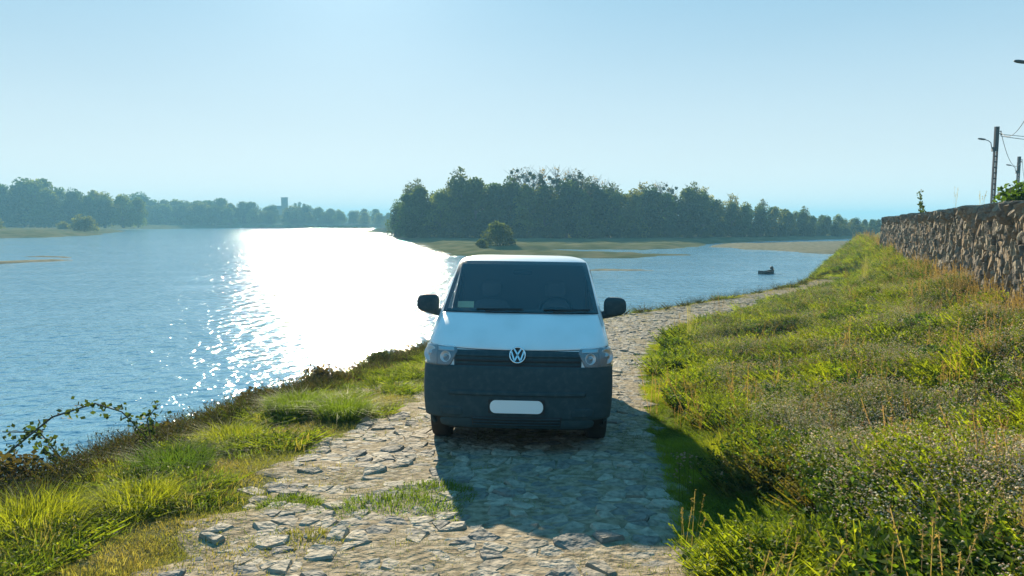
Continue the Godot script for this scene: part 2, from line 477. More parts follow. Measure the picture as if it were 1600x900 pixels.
# ------------------------------------------------------------------ path of split stones
func build_path():
	var P := []; var d := -6.0
	while d < 39.0:
		var a := tab(PATH_L, d) + noise_b.get_noise_1d(d * 2.0) * 0.35 + noise_b.get_noise_1d(d * 9.0 + 7) * 0.2; var b := tab(PATH_R, d) + noise_b.get_noise_1d(d * 2.0 + 50) * 0.25 + noise_b.get_noise_1d(d * 9.0 + 90) * 0.15
		var row := []
		for k in 25:
			var x := lerpf(a, b, k / 24.0)
			var edge := minf(k, 24 - k)
			row.append(Vector3(x, land(x, d) + (0.012 if edge > 0 else -0.05), -d))
		P.append(row); d += 0.08
	var path := MeshInstance3D.new(); path.name = "path"; path.mesh = grid_mesh(P); path.material_override = MAT.sand_path
	add_child(path); tag(path, "sandy towpath of split stones", "", "", "structure")
	# stones: cells of a jittered lattice
	var cs := 0.125
	var seeds := {}
	var r := RandomNumberGenerator.new(); r.seed = 77
	for j in range(-8, 330):
		for i in range(-28, 130):
			seeds[Vector2i(i, j)] = Vector2((i + r.randf_range(0.08, 0.92)) * cs * 1.45, (j + r.randf_range(0.08, 0.92)) * cs * 0.8)
	for key in seeds.keys():
		if r.randf() < 0.24: seeds.erase(key)
	var stones := []
	for key in seeds:
		var c: Vector2 = seeds[key]
		if c.y < 2.4 or c.y > 31.0: continue
		var xl := tab(PATH_L, c.y); var xr := tab(PATH_R, c.y)
		if c.x < xl + 0.1 or c.x > xr - 0.05: continue
		var m := minf(c.x - xl, xr - c.x)
		var bare := noise_c.get_noise_2d(c.x * 2.2 + 40, c.y * 2.2)
		if r.randf() > 0.95 - maxf(0.0, bare) * 1.1 - (0.35 if m < 0.4 else 0.0): continue
		var poly := PackedVector2Array([c + Vector2(-0.4, -0.4), c + Vector2(0.4, -0.4), c + Vector2(0.4, 0.4), c + Vector2(-0.4, 0.4)])
		for dj in range(-2, 3):
			for di in range(-2, 3):
				var k2: Vector2i = key + Vector2i(di, dj)
				if (di == 0 and dj == 0) or not seeds.has(k2): continue
				var q: Vector2 = seeds[k2]
				poly = clip_half(poly, (c + q) * 0.5, (q - c).normalized())
				if poly.size() < 3: break
		if poly.size() < 3: continue
		stones.append([c, poly])
	stones.sort_custom(func(a, b): return a[0].y < b[0].y)
	var rest := []
	for k in 4: rest.append(MB.new())
	var made := 0
	for s in stones:
		var kind := r.randi() % 4
		var origin := Vector3(s[0].x, land(s[0].x, s[0].y), -s[0].y)
		var lift := r.randf_range(0.006, 0.022) + (0.014 if r.randf() < 0.15 else 0.0)
		var tilt := Vector2(r.randf_range(-0.1, 0.1), r.randf_range(-0.08, 0.16))
		if s[0].y > 2.9 and made < 300:
			var mb := MB.new()
			stone_into(mb, s[1], s[0], Vector3.ZERO, lift, tilt, r)
			part("paving_stone", mb.mesh(), MAT.stones[kind], path, origin)
			made += 1
		else:
			stone_into(rest[kind], s[1], s[0], origin, lift, tilt, r)
	for k in 4:
		tag(part("far_paving", rest[k].mesh(), MAT.stones[k], path), "", "", "", "stuff")

func clip_half(poly: PackedVector2Array, p: Vector2, n: Vector2) -> PackedVector2Array:
	var out := PackedVector2Array()
	for i in poly.size():
		var a := poly[i]; var b := poly[(i + 1) % poly.size()]
		var da := (a - p).dot(n); var db := (b - p).dot(n)
		if da <= 0: out.append(a)
		if (da < 0 and db > 0) or (da > 0 and db < 0):
			out.append(a.lerp(b, da / (da - db)))
	return out

func stone_into(mb: MB, poly: PackedVector2Array, c: Vector2, at: Vector3, lift: float, tilt: Vector2, r: RandomNumberGenerator):
	var n := poly.size()
	var outer := []; var inner := []; var low := []
	var shrink := r.randf_range(0.01, 0.12)
	for i in n:
		var q := poly[i] - c
		q = q * (1.0 - shrink) + Vector2(r.randf_range(-0.012, 0.012), r.randf_range(-0.012, 0.012))
		var y := lift + q.x * tilt.x + q.y * tilt.y
		outer.append(at + Vector3(q.x, y - 0.012 - r.randf() * 0.01, -q.y))
		var q2 := q * (1.0 - r.randf_range(0.1, 0.22))
		inner.append(at + Vector3(q2.x, lift + q2.x * tilt.x + q2.y * tilt.y + r.randf_range(-0.003, 0.004), -q2.y))
		low.append(at + Vector3(q.x * 1.03, -0.09, -q.y * 1.03))
	var mid := at + Vector3(0, lift + 0.004, 0)
	for i in n:
		var j := (i + 1) % n
		mb.quad(low[i], low[j], outer[j], outer[i])
		mb.quad(outer[i], outer[j], inner[j], inner[i])
		mb.tri(inner[i], inner[j], mid)

# ------------------------------------------------------------------ old stone wall
func build_wall():
	var W := thing("stone_wall", "long old rubble stone wall with upright coping stones above the weedy bank", "wall", Vector3(wall_x(22), wall_base(22), -22))
	var off := W.position
	var dirv := Vector3(0.416, 0, -1).normalized()
	var nrm := Vector3(-1, 0, -0.416).normalized()           # towards the path
	var core := MB.new()
	var L := 42.0
	# core with thickness
	var d := 2.0
	while d < 40.0:
		var d2 := minf(d + 1.0, 40.0)
		var a := Vector3(wall_x(d), 0, -d); var b := Vector3(wall_x(d2), 0, -d2)
		var q := []
		for p in [[a, d], [b, d2]]:
			var pp: Vector3 = p[0]
			q.append(pp + Vector3(0, wall_base(p[1]) - 0.5, 0) + nrm * 0.12 - off)
			q.append(pp + Vector3(0, wall_top(p[1]) - 0.16, 0) - nrm * 0.02 - off)
			q.append(pp + Vector3(0, wall_top(p[1]) - 0.16, 0) - nrm * 0.5 - off)
			q.append(pp + Vector3(0, wall_base(p[1]) - 0.5, 0) - nrm * 0.5 - off)
		for k in 4:
			var k2 := (k + 1) % 4
			core.quad(q[k], q[k2], q[k2 + 4], q[k + 4])
		if d2 >= 40.0: core.quad(q[4], q[5], q[6], q[7])
		d = d2
	part("wall_core", core.mesh(), MAT.mortar, W)
	var r := RandomNumberGenerator.new(); r.seed = 5
	# face stones in rough courses, then the coping of upright stones
	var stones := []
	var dd := 2.5
	var len_per_d := sqrt(1 + 0.416 * 0.416)
	var rows := 10
	for row in rows:
		dd = 2.5 + r.randf() * 0.2
		while dd < 39.9:
			var w := r.randf_range(0.05, 0.15)
			if r.randf() < 0.12: w *= 1.8
			var hgt := (wall_top(dd) - 0.16 - wall_base(dd) + 0.1) / rows
			var y := wall_base(dd) - 0.1 + hgt * (row + 0.5) + r.randf_range(-0.09, 0.09)
			stones.append([dd, y, w, hgt * r.randf_range(0.8, 1.9), r.randf_range(0.01, 0.09)])
			dd += (w + 0.006) / len_per_d
	stones.sort_custom(func(a, b): return a[0] < b[0])
	var rest := [MB.new(), MB.new(), MB.new(), MB.new()]
	var made := 0
	for s in stones:
		var kind := r.randi() % 4
		var t: float = (s[1] - wall_base(s[0])) / 1.5
		var c: Vector3 = Vector3(wall_x(s[0]), s[1], -s[0]) + nrm * (0.12 - 0.1 * t) - off
		if s[0] > 9.0 and made < 290:
			var mb := MB.new()
			rock_into(mb, Vector3.ZERO, dirv, nrm, s[2] * 1.12, s[3], s[4], r, r.randf_range(-0.25, 0.25))
			part("stone", mb.mesh(), MAT.wall_stones[kind], W, c)
			made += 1
		else:
			rock_into(rest[kind], c, dirv, nrm, s[2] * 1.12, s[3], s[4], r, r.randf_range(-0.25, 0.25))
	for k in 4: tag(part("far_masonry", rest[k].mesh(), MAT.wall_stones[k], W), "", "", "", "stuff")
	var rest2 := [MB.new(), MB.new(), MB.new(), MB.new()]
	made = 0
	dd = 2.5
	while dd < 40.0:
		var w := r.randf_range(0.07, 0.16)
		var hgt := r.randf_range(0.26, 0.4)
		var kind := r.randi() % 4
		var c := Vector3(wall_x(dd), wall_top(dd) - hgt * 0.5 + r.randf_range(-0.025, 0.03), -dd) - nrm * 0.2 - off
		if dd > 9.0 and made < 240:
			var mb := MB.new()
			rock_into(mb, Vector3.ZERO, dirv, nrm, w, hgt, r.randf_range(0.24, 0.32), r, r.randf_range(-0.12, 0.3))
			part("coping_stone", mb.mesh(), MAT.wall_stones[kind], W, c)
			made += 1
		else:
			rock_into(rest2[kind], c, dirv, nrm, w, hgt, 0.28, r, r.randf_range(-0.12, 0.3))
		dd += (w + 0.008) / len_per_d
	for k in 4: tag(part("far_coping", rest2[k].mesh(), MAT.wall_stones[k], W), "", "", "", "stuff")
	# raised street behind the wall
	var T := []
	var edge := [[2.0, wall_x(2.0) + 0.4], [40.0, wall_x(40.0) + 0.4], [60.0, 34.0], [120.0, 72.0]]
	for k in 60:
		var dk := 2.0 + k * 2.0
		var x0 := tab(edge, dk)
		T.append([Vector3(x0, 2.0, -dk), Vector3(x0 + 0.02, 4.5, -dk), Vector3(x0 + 8, 4.55, -dk), Vector3(x0 + 60, 4.6, -dk)])
	var t := MeshInstance3D.new(); t.name = "terrace"; t.mesh = grid_mesh(T); t.material_override = MAT.earth
	add_child(t); tag(t, "raised ground behind the stone wall", "", "", "structure")

func rock_into(mb: MB, c: Vector3, along: Vector3, out: Vector3, w: float, h: float, dep: float, r: RandomNumberGenerator, lean: float):
	var up := Vector3.UP
	var a2 := (along * cos(lean) + up * sin(lean)); var u2 := (up * cos(lean) - along * sin(lean))
	var back := []; var front := []; var face := []
	var n := 6
	var ph := r.randf() * TAU
	var slant := Vector2(r.randf_range(-0.35, 0.35), r.randf_range(-0.35, 0.35))
	for k in n:
		var an := TAU * (k + r.randf_range(-0.3, 0.3)) / n + ph
		var cx := cos(an); var sy := sin(an)
		var m := pow(pow(absf(cx), 4.0) + pow(absf(sy), 4.0), -0.25) * r.randf_range(0.72, 1.12)
		var px := cx * m; var py := sy * m
		var p := a2 * (px * w * 0.5) + u2 * (py * h * 0.5)
		var deep := dep * (1.0 + px * slant.x + py * slant.y)
		back.append(c + p * 1.04 - out * (dep + 0.06))
		front.append(c + p + out * deep * r.randf_range(0.6, 0.85))
		face.append(c + p * r.randf_range(0.76, 0.9) + out * deep * r.randf_range(0.92, 1.08))
	var mid := c + out * dep * r.randf_range(0.8, 1.1)
	for k in n:
		var q := (k + 1) % n
		mb.quad(back[k], back[q], front[q], front[k])
		mb.quad(front[k], front[q], face[q], face[k])
		mb.tri(face[k], face[q], mid)

# ------------------------------------------------------------------ van (local: nose at z = 0, front towards +z)
const NOSE := [[0.18, 0.16], [0.24, 0.07], [0.32, 0.02], [0.45, 0.0], [0.6, 0.0], [0.75, 0.015], [0.9, 0.045], [0.98, 0.075], [1.04, 0.13], [1.1, 0.21], [1.18, 0.345], [1.26, 0.5], [1.325, 0.64], [1.4, 0.735], [1.6, 0.995], [1.8, 1.285], [1.87, 1.41], [1.91, 1.53], [1.94, 1.68], [1.962, 1.88], [1.974, 2.15], [1.982, 2.6], [1.985, 3.1]]
const HALF := [[0.18, 0.86], [0.26, 0.905], [0.4, 0.935], [0.6, 0.95], [0.9, 0.948], [1.05, 0.935], [1.2, 0.915], [1.33, 0.893], [1.6, 0.835], [1.8, 0.79], [1.87, 0.77], [1.91, 0.74], [1.94, 0.69], [1.962, 0.6], [1.974, 0.48], [1.982, 0.28], [1.985, 0.02]]
const TAIL := [[0.18, 4.8], [0.4, 4.88], [1.0, 4.88], [1.8, 4.8], [1.87, 4.77], [1.91, 4.7], [1.94, 4.58], [1.962, 4.4], [1.974, 4.15], [1.982, 3.7], [1.985, 3.15]]
const BOW := [[0.18, 0.1], [0.5, 0.11], [0.95, 0.1], [1.1, 0.11], [1.33, 0.14], [1.87, 0.1], [1.95, 0.05]]
const CORNER_X := [[0.18, 0.3], [0.6, 0.3], [1.0, 0.26], [1.15, 0.16], [1.33, 0.09], [1.87, 0.09], [1.95, 0.2], [1.985, 0.02]]
const CORNER_T := [[0.18, 0.22], [0.6, 0.22], [1.0, 0.25], [1.15, 0.24], [1.33, 0.16], [1.87, 0.14], [1.95, 0.2], [1.985, 0.02]]

func van_ring(p: float, y: float, off := 0.0) -> Vector3:
	var q := absf(p); var w := stab(HALF, y); var a := minf(tab(CORNER_X, y), w); var b := tab(CORNER_T, y)
	var t0 := stab(NOSE, y); var bow := tab(BOW, y)
	var x := 0.0; var t := 0.0
	if q <= 0.6:
		x = (w - a) * q / 0.6; t = t0 + bow * pow(x / w, 2.0)
	elif q <= 1.0:
		var f := (q - 0.6) / 0.4 * PI * 0.5
		x = w - a + a * sin(f); t = t0 + bow * pow(x / w, 2.0) + b * (1.0 - cos(f))
	else:
		x = w; t = t0 + bow + b + (q - 1.0)
	var v := Vector3(x * signf(p) if p != 0 else 0.0, y, -t)
	if off != 0.0:
		v += van_normal(p, y) * off
	return v

func van_normal(p: float, y: float) -> Vector3:
	var e := 0.004
	var du := van_ring(p + e, y) - van_ring(p - e, y); var dv := van_ring(p, y + e) - van_ring(p, y - e)
	return du.cross(dv).normalized()

func van_p_at_x(x: float, y: float) -> float:                # ring parameter of a given x on the front
	var w := stab(HALF, y); var a := minf(tab(CORNER_X, y), w)
	var q := absf(x)
	if q <= w - a: return 0.6 * q / (w - a) * signf(x)
	return (0.6 + 0.4 * asin(clampf((q - w + a) / a, 0, 1)) / (PI * 0.5)) * signf(x)

func van_patch(p0: Callable, p1: Callable, y0: float, y1: float, off: float, nu := 40, nv := 20, rounded := 0.0) -> ArrayMesh:
	# between ring parameters p0(y)..p1(y); edges drop back so the piece has thickness
	var P := []
	for j in nv + 3:
		var v := clampf((j - 1) / float(nv), 0, 1)
		var y := lerpf(y0, y1, v)
		var row := []
		for i in nu + 3:
			var u := clampf((i - 1) / float(nu), 0, 1)
			var rim := j == 0 or j == nv + 2 or i == 0 or i == nu + 2
			var pa: float = p0.call(y); var pb: float = p1.call(y)
			if rounded > 0.0:
				var k := absf(v - 0.5) * 2.0
				var s := 1.0 - rounded * pow(k, 6.0)
				var mid := (pa + pb) * 0.5
				pa = mid + (pa - mid) * s; pb = mid + (pb - mid) * s
			row.append(van_ring(lerpf(pa, pb, u), y, -0.006 if rim else off))
		P.append(row)
	return grid_mesh(P)

func lathe(profile: Array, sides: int, axis_x := true) -> ArrayMesh:     # [[along, radius], ...] about x (or z)
	var P := []
	for q in profile:
		var row := []
		for k in sides:
			var a := TAU * k / sides
			row.append(Vector3(q[0], cos(a) * q[1], sin(a) * q[1]) if axis_x else Vector3(cos(a) * q[1], sin(a) * q[1], q[0]))
		P.append(row)
	return grid_mesh(P, null, true)

func soft_box(sx: float, sy: float, sz: float, e := 4.0, rows := 14, cols := 20, warp = null) -> ArrayMesh:   # rounded box (superellipsoid)
	var P := []
	for i in rows + 1:
		var la := -PI / 2 + PI * i / rows
		var row := []
		for k in cols:
			var lo := TAU * k / cols
			var d := Vector3(cos(la) * cos(lo), sin(la), cos(la) * sin(lo))
			var m := pow(pow(absf(d.x), e) + pow(absf(d.y), e) + pow(absf(d.z), e), -1.0 / e)
			var q := Vector3(d.x * m * sx * 0.5, d.y * m * sy * 0.5, d.z * m * sz * 0.5)
			if warp != null: q = warp.call(q)
			row.append(q)
		P.append(row)
	return grid_mesh(P, null, true)

func screen_half(y: float) -> float:                         # half-width of the windscreen glass
	return lerpf(0.832, 0.735, (y - 1.335) / 0.535)

func build_van():
	var V := thing("van", "white delivery van with dark front bumper parked facing the viewer on the stone path", "van", Vector3(0.035, 2.262, -6.9))
	V.rotation = Vector3(-0.07, -0.04, -0.014)
	V.scale = Vector3(0.966, 1, 1)
	# --- painted shell: rings stacked upwards, with openings for glass and wheels
	var ys := []
	var y := 0.2
	while y < 1.86:
		ys.append(y); y += 0.03
	ys.append_array([1.87, 1.89, 1.91, 1.925, 1.94, 1.952, 1.962, 1.969, 1.974, 1.978, 1.982, 1.985])
	var P := []
	var nf := 36; var ns := 120; var nr := 8
	var cols := 2 * (nf + ns + nr)
	for yy in ys:
		var half := []
		for k in nf: half.append(van_ring(1.0 * k / nf + 1e-4, yy))
		var c0 := van_ring(1.0, yy); var w := stab(HALF, yy); var tail := stab(TAIL, yy)
		var rr := minf(0.14, w * 0.6)
		var t_end := tail - rr
		var t0 := -c0.z
		if t_end < t0 + 0.01: t_end = t0 + 0.01
		for k in ns: half.append(Vector3(w, yy, -lerpf(t0, t_end, float(k) / ns)))
		for k in nr:
			var f := PI * 0.5 * k / (nr - 1)
			half.append(Vector3(w - rr + rr * cos(f) if k < nr - 1 else 0.001, yy, -(t_end + rr * sin(f))))
		var row := []
		for q in half: row.append(q)
		for k in half.size():
			var q: Vector3 = half[half.size() - 1 - k]
			row.append(Vector3(-q.x, q.y, q.z))
		P.append(row)
	var wheels_t := [0.93, 3.93]
	var hole := func(i, j):
		var a: Vector3 = (P[i][j] + P[i + 1][(j + 1) % cols]) * 0.5
		var yy := a.y; var t := -a.z
		if yy > 1.36 and yy < 1.845 and absf(a.x) < screen_half(yy) - 0.025 and t < 1.75: return true
		if absf(a.x) > 0.74 and t > 1.15 + (yy - 1.3) * 0.75 and t < 2.0 and yy > 1.3 and yy < 1.78: return true
		if yy < (0.37 if absf(a.x) > 0.66 else 0.3) and t < 0.62: return true
		for wt in wheels_t:
			if absf(a.x) > 0.7 and Vector2(t - wt, yy - 0.34).length() < 0.4: return true
		return false
	var shell := part("body", grid_mesh(P, hole, true), MAT.paint, V)
	shell.set_meta("label", "white painted body")
	var ub := MB.new(); ub.box(Vector3(-0.68, 0.22, -4.7), Vector3(0.68, 0.34, -0.25))
	part("underbody", ub.mesh(), MAT.plastic_dark, V)
	# --- bonnet over a dark shut line
	var hood_p := func(yy): return van_p_at_x(stab(HALF, yy) - 0.045 - 0.03 * smoothstep(1.0, 1.33, yy), yy)
	var hood_m := func(yy): return -hood_p.call(yy)
	part("bonnet", bonnet_mesh(0.009, 0.0), MAT.paint, V)
	part("shut_line", bonnet_mesh(0.002, 0.008), MAT.plastic_dark, V)
	# --- grille and bumper
	var grille := part("grille", van_patch(func(yy): return -0.56, func(yy): return 0.56, 0.8, 1.003, 0.004, 40, 8), MAT.plastic, V)
	for k in 3:
		var yb := 0.865 + k * 0.045
		part("grille_bar", van_patch(func(yy): return -0.545, func(yy): return 0.545, yb - 0.011, yb + 0.011, 0.014, 40, 3), MAT.plastic_dark if k != 2 else MAT.plastic, grille)
	var bumper := part("bumper", van_patch(func(yy): return -1.16, func(yy): return 1.16, 0.36, 0.858, 0.016, 70, 26), MAT.plastic, V)
	part("bumper_lip", van_patch(func(yy): return -0.72, func(yy): return 0.72, 0.275, 0.362, 0.015, 40, 8, 0.1), MAT.plastic, bumper)
	part("bumper_ledge", van_patch(func(yy): return -0.62, func(yy): return 0.62, 0.585, 0.625, 0.028, 60, 4), MAT.plastic, bumper)
	part("lower_intake", van_patch(func(yy): return -0.42, func(yy): return 0.42, 0.3, 0.39, 0.019, 30, 4), MAT.plastic_dark, bumper)
	for k in 3:
		part("intake_slat", van_patch(func(yy): return -0.41, func(yy): return 0.41, 0.31 + k * 0.027, 0.32 + k * 0.027, 0.027, 30, 2), MAT.plastic, bumper)
	for s in [-1.0, 1.0]:
		var fp := part("fog_lamp_recess", van_patch(func(yy): return s * 0.6 - 0.1, func(yy): return s * 0.6 + 0.1, 0.385, 0.47, 0.019, 12, 6, 0.4), MAT.plastic, bumper)
		var fc := van_ring(s * 0.6, 0.428, 0.022)
		var fl := part("fog_lamp", lathe([[0.0, 0.036], [0.008, 0.034], [0.012, 0.024], [0.004, 0.001]], 18, false), MAT.housing, fp, fc)
		fl.look_at_from_position(fc, fc - van_normal(s * 0.6, 0.36), Vector3.UP, true)
		fl.rotation = fl.rotation
	# --- headlights: bowl housing, two reflectors, clear lens
	for s in [-1.0, 1.0]:
		var inner := func(yy): return s * (0.53 + 0.05 * smoothstep(1.0, 0.86, yy))
		var outer := func(yy): return s * (0.985 + 0.03 * (1.05 - yy) / 0.2)
		var lo := func(yy): return minf(inner.call(yy), outer.call(yy))
		var hi := func(yy): return maxf(inner.call(yy), outer.call(yy))
		var hl := part("headlight", van_patch(lo, hi, 0.85, 1.032, 0.0065, 24, 10, 0.12), MAT.housing, V)
		for k in 2:
			var pp: float = s * (0.83 if k == 0 else 0.64)
			var yc := 0.952 if k == 0 else 0.935
			var rad := 0.075 if k == 0 else 0.055
			var cc := van_ring(pp, yc, 0.004)
			var bowl := part("reflector", lathe([[0.006, rad], [0.012, rad * 0.93], [0.002, rad * 0.6], [-0.002, rad * 0.3], [0.018, rad * 0.24], [0.022, 0.001]], 24, false), MAT.reflector, hl, cc)
			var nn := (van_normal(pp, yc) + Vector3(0, 0, 1.2)).normalized()
			bowl.basis = Basis.looking_at(-nn, Vector3.UP)
		var sep := part("headlight_divider", van_patch(func(yy): return s * 0.735 - 0.012, func(yy): return s * 0.735 + 0.012, 0.865, 1.02, 0.012, 4, 8), MAT.housing, hl)
		sep.name = "headlight_divider"
		part("indicator", van_patch(func(yy): return minf(s * 0.56, s * 0.72), func(yy): return maxf(s * 0.56, s * 0.72), 0.985, 1.02, 0.013, 8, 4), MAT.reflector, hl)
		part("lens", van_patch(lo, hi, 0.85, 1.032, 0.02, 24, 10, 0.12), MAT.lens, hl)
	# --- windscreen with dark border, wipers
	var glass := part("windscreen", pane_mesh(1.335, 1.875, 1.0, 0.012), MAT.glass, V)
	var border := MB.new()
	frame_into(border, 1.33, 1.88, 0.045, 0.006)
	part("windscreen_seal", border.mesh(), MAT.plastic_dark, glass)
	for s in [-0.42, 0.3]:
		var wb := MB.new(); wb.smooth = true
		wb.tube([van_ring(van_p_at_x(s + 0.05, 1.33), 1.33, 0.03), van_ring(van_p_at_x(s + 0.3, 1.342), 1.342, 0.035), van_ring(van_p_at_x(s + 0.42, 1.35), 1.35, 0.03)], [0.01, 0.008, 0.006], 6)
		wb.tube([van_ring(van_p_at_x(s - 0.05, 1.356), 1.356, 0.022), van_ring(van_p_at_x(s + 0.45, 1.362), 1.362, 0.022)], [0.007, 0.007], 5)
		part("wiper", wb.mesh(), MAT.plastic_dark, V)
	# --- emblem, plate
	var ec := van_ring(0, 0.958, 0.024)
	var em := part("emblem", lathe([[0.0, 0.083], [0.012, 0.083], [0.016, 0.078], [0.016, 0.071], [0.01, 0.068], [0.0, 0.068]], 40, false), MAT.chrome, V, ec, Vector3(-0.3, 0, 0))
	em.set_meta("label", "round silver emblem of stacked letter strokes")
	part("emblem_disc", lathe([[0.001, 0.07], [0.004, 0.06], [0.005, 0.001]], 32, false), MAT.plastic_dark, em)
	var strokes := [[[-0.034, 0.058], [0.0, 0.004]], [[0.034, 0.058], [0.0, 0.004]], [[-0.06, 0.03], [-0.029, -0.058]], [[-0.029, -0.058], [0.0, -0.004]], [[0.0, -0.004], [0.029, -0.058]], [[0.029, -0.058], [0.06, 0.03]]]
	for s in strokes:
		var a := Vector2(s[0][0], s[0][1]); var b := Vector2(s[1][0], s[1][1])
		var dv := (b - a).normalized(); var pv := Vector2(-dv.y, dv.x) * 0.0075
		a -= dv * 0.004; b += dv * 0.004
		var mb := MB.new()
		var q := [a - pv, b - pv, b + pv, a + pv]
		for k in 4:
			var k2 := (k + 1) % 4
			mb.quad(Vector3(q[k].x, q[k].y, 0.003), Vector3(q[k2].x, q[k2].y, 0.003), Vector3(q[k2].x, q[k2].y, 0.014), Vector3(q[k].x, q[k].y, 0.014))
		mb.quad(Vector3(q[0].x, q[0].y, 0.014), Vector3(q[1].x, q[1].y, 0.014), Vector3(q[2].x, q[2].y, 0.014), Vector3(q[3].x, q[3].y, 0.014))
		part("emblem_stroke", mb.mesh(), MAT.chrome, em)
	var plate := MB.new()
	var rim := []
	for k in 4:
		for m in 9:
			var an := PI * 0.5 * k + PI * 0.5 * m / 8.0
			var cx: float = [0.205, -0.205, -0.205, 0.205][k]; var cy: float = [0.006, 0.006, -0.006, -0.006][k]
			rim.append(Vector3(cx + cos(an) * 0.055, cy + sin(an) * 0.055, 0.0))
	for k in rim.size():
		var a: Vector3 = rim[k]; var b: Vector3 = rim[(k + 1) % rim.size()]
		plate.tri(Vector3(0, 0, 0.008), a + Vector3(0, 0, 0.008), b + Vector3(0, 0, 0.008))
		plate.quad(a, b, b + Vector3(0, 0, 0.008), a + Vector3(0, 0, 0.008))
	var pb := MB.new(); pb.box(Vector3(-0.275, -0.065, -0.05), Vector3(0.275, 0.065, 0.0))
	var holder := part("plate_holder", pb.mesh(), MAT.plastic_dark, V, Vector3(0, 0.487, 0.034))
	var pl := part("number_plate", plate.mesh(), MAT.plate, holder, Vector3(0, 0, 0.002))
	pl.set_meta("label", "blank white number plate")
	# --- mirrors
	for s in [-1.0, 1.0]:
		var warp := func(q: Vector3):
			var f: float = (q.x * s + 0.11) / 0.22
			q.y *= lerpf(1.0, 0.9, f)
			if q.y < 0: q.y *= lerpf(1.12, 0.9, f)
			q.z *= 1.0 - 0.3 * maxf(0.0, f - 0.5)
			return q
		var mh := part("wing_mirror", soft_box(0.25, 0.215, 0.13, 3.2, 16, 24, warp), MAT.plastic, V, Vector3(s * 1.05, 1.405, -1.05))
		var arm := MB.new(); arm.smooth = true
		arm.tube([Vector3(s * 0.05, -0.05, 0.0), Vector3(s * -0.06, -0.082, 0.0), Vector3(s * -0.17, -0.1, -0.02)], [0.045, 0.04, 0.045], 10)
		part("mirror_arm", arm.mesh(), MAT.plastic, mh)
		part("mirror_glass", soft_box(0.17, 0.15, 0.01, 4.0, 8, 16), MAT.chrome, mh, Vector3(0, 0, -0.058))
	# --- side glass, door lines, handles
	for s in [-1.0, 1.0]:
		var sg := MB.new(); sg.smooth = false
		var rows := 10
		for i in rows:
			for j in 10:
				var q := []
				for c in [[0, 0], [1, 0], [1, 1], [0, 1]]:
					var yy := lerpf(1.28, 1.8, (i + c[1]) / float(rows)); var tt := lerpf(1.1 + (yy - 1.3) * 0.75, 2.03, (j + c[0]) / 10.0)
					q.append(Vector3(s * (stab(HALF, yy) + 0.004), yy, -tt))
				sg.quad(q[0], q[1], q[2], q[3])
		part("door_window", sg.mesh(), MAT.glass, V)
		for seg in [[1.02, 0.5, 1.02, 1.25], [2.1, 0.3, 2.1, 1.86]]:
			var a := Vector3(s * (stab(HALF, seg[1]) + 0.002), seg[1], -seg[0]); var b := Vector3(s * (stab(HALF, seg[3]) + 0.002), seg[3], -seg[2])
			var dl := MB.new()
			dl.tube([a, a.lerp(b, 0.5) + Vector3(s * 0.008, 0, 0), b], [0.004, 0.004, 0.004], 4)
			part("door_seam", dl.mesh(), MAT.plastic_dark, V)
		part("door_handle", soft_box(0.03, 0.035, 0.18), MAT.plastic, V, Vector3(s * 0.955, 1.05, -1.95))
	# --- cab: bulkhead, dashboard, steering wheel, seats, slip of paper
	var bh := MB.new(); bh.box(Vector3(-0.78, 0.4, -2.25), Vector3(0.78, 1.86, -2.2))
	part("bulkhead", bh.mesh(), MAT.cloth, V)
	var fb := MB.new(); fb.box(Vector3(-0.8, 0.36, -2.2), Vector3(0.8, 0.45, -0.5))
	part("cab_floor", fb.mesh(), MAT.cloth, V)
	part("dashboard", soft_box(1.62, 0.42, 0.62, 6.0), MAT.cloth, V, Vector3(0, 1.12, -1.0))
	for sx in [-0.4, 0.4]:
		var st := part("seat", soft_box(0.5, 0.62, 0.16, 4.0), MAT.cloth, V, Vector3(sx, 1.12, -1.95), Vector3(-0.15, 0, 0))
		part("headrest", soft_box(0.26, 0.2, 0.12, 3.5), MAT.cloth, st, Vector3(0, 0.44, 0))
		part("seat_cushion", soft_box(0.5, 0.18, 0.5, 4.0), MAT.cloth, st, Vector3(0, -0.3, 0.28))
	var sw := part("steering_wheel", lathe([[0.0, 0.2], [0.014, 0.186], [0.0, 0.172], [-0.014, 0.186], [0.0, 0.2]], 28, false), MAT.plastic_dark, V, Vector3(0.4, 1.33, -1.42), Vector3(0.6, 0, 0))
	part("steering_hub", soft_box(0.3, 0.09, 0.04), MAT.plastic_dark, sw)
	part("rear_view_mirror", soft_box(0.22, 0.06, 0.03), MAT.plastic_dark, V, Vector3(0, 1.76, -1.42))
	var pp := MB.new()
	pp.box(Vector3(-0.09, 0, -0.002), Vector3(0.09, 0.085, 0.002))
	var slip := part("paper_slip", pp.mesh(), MAT.paper, V, Vector3(-0.62, 1.37, -0.97), Vector3(-0.7, 0, 0))
	slip.set_meta("label", "pale green paper behind the windscreen")
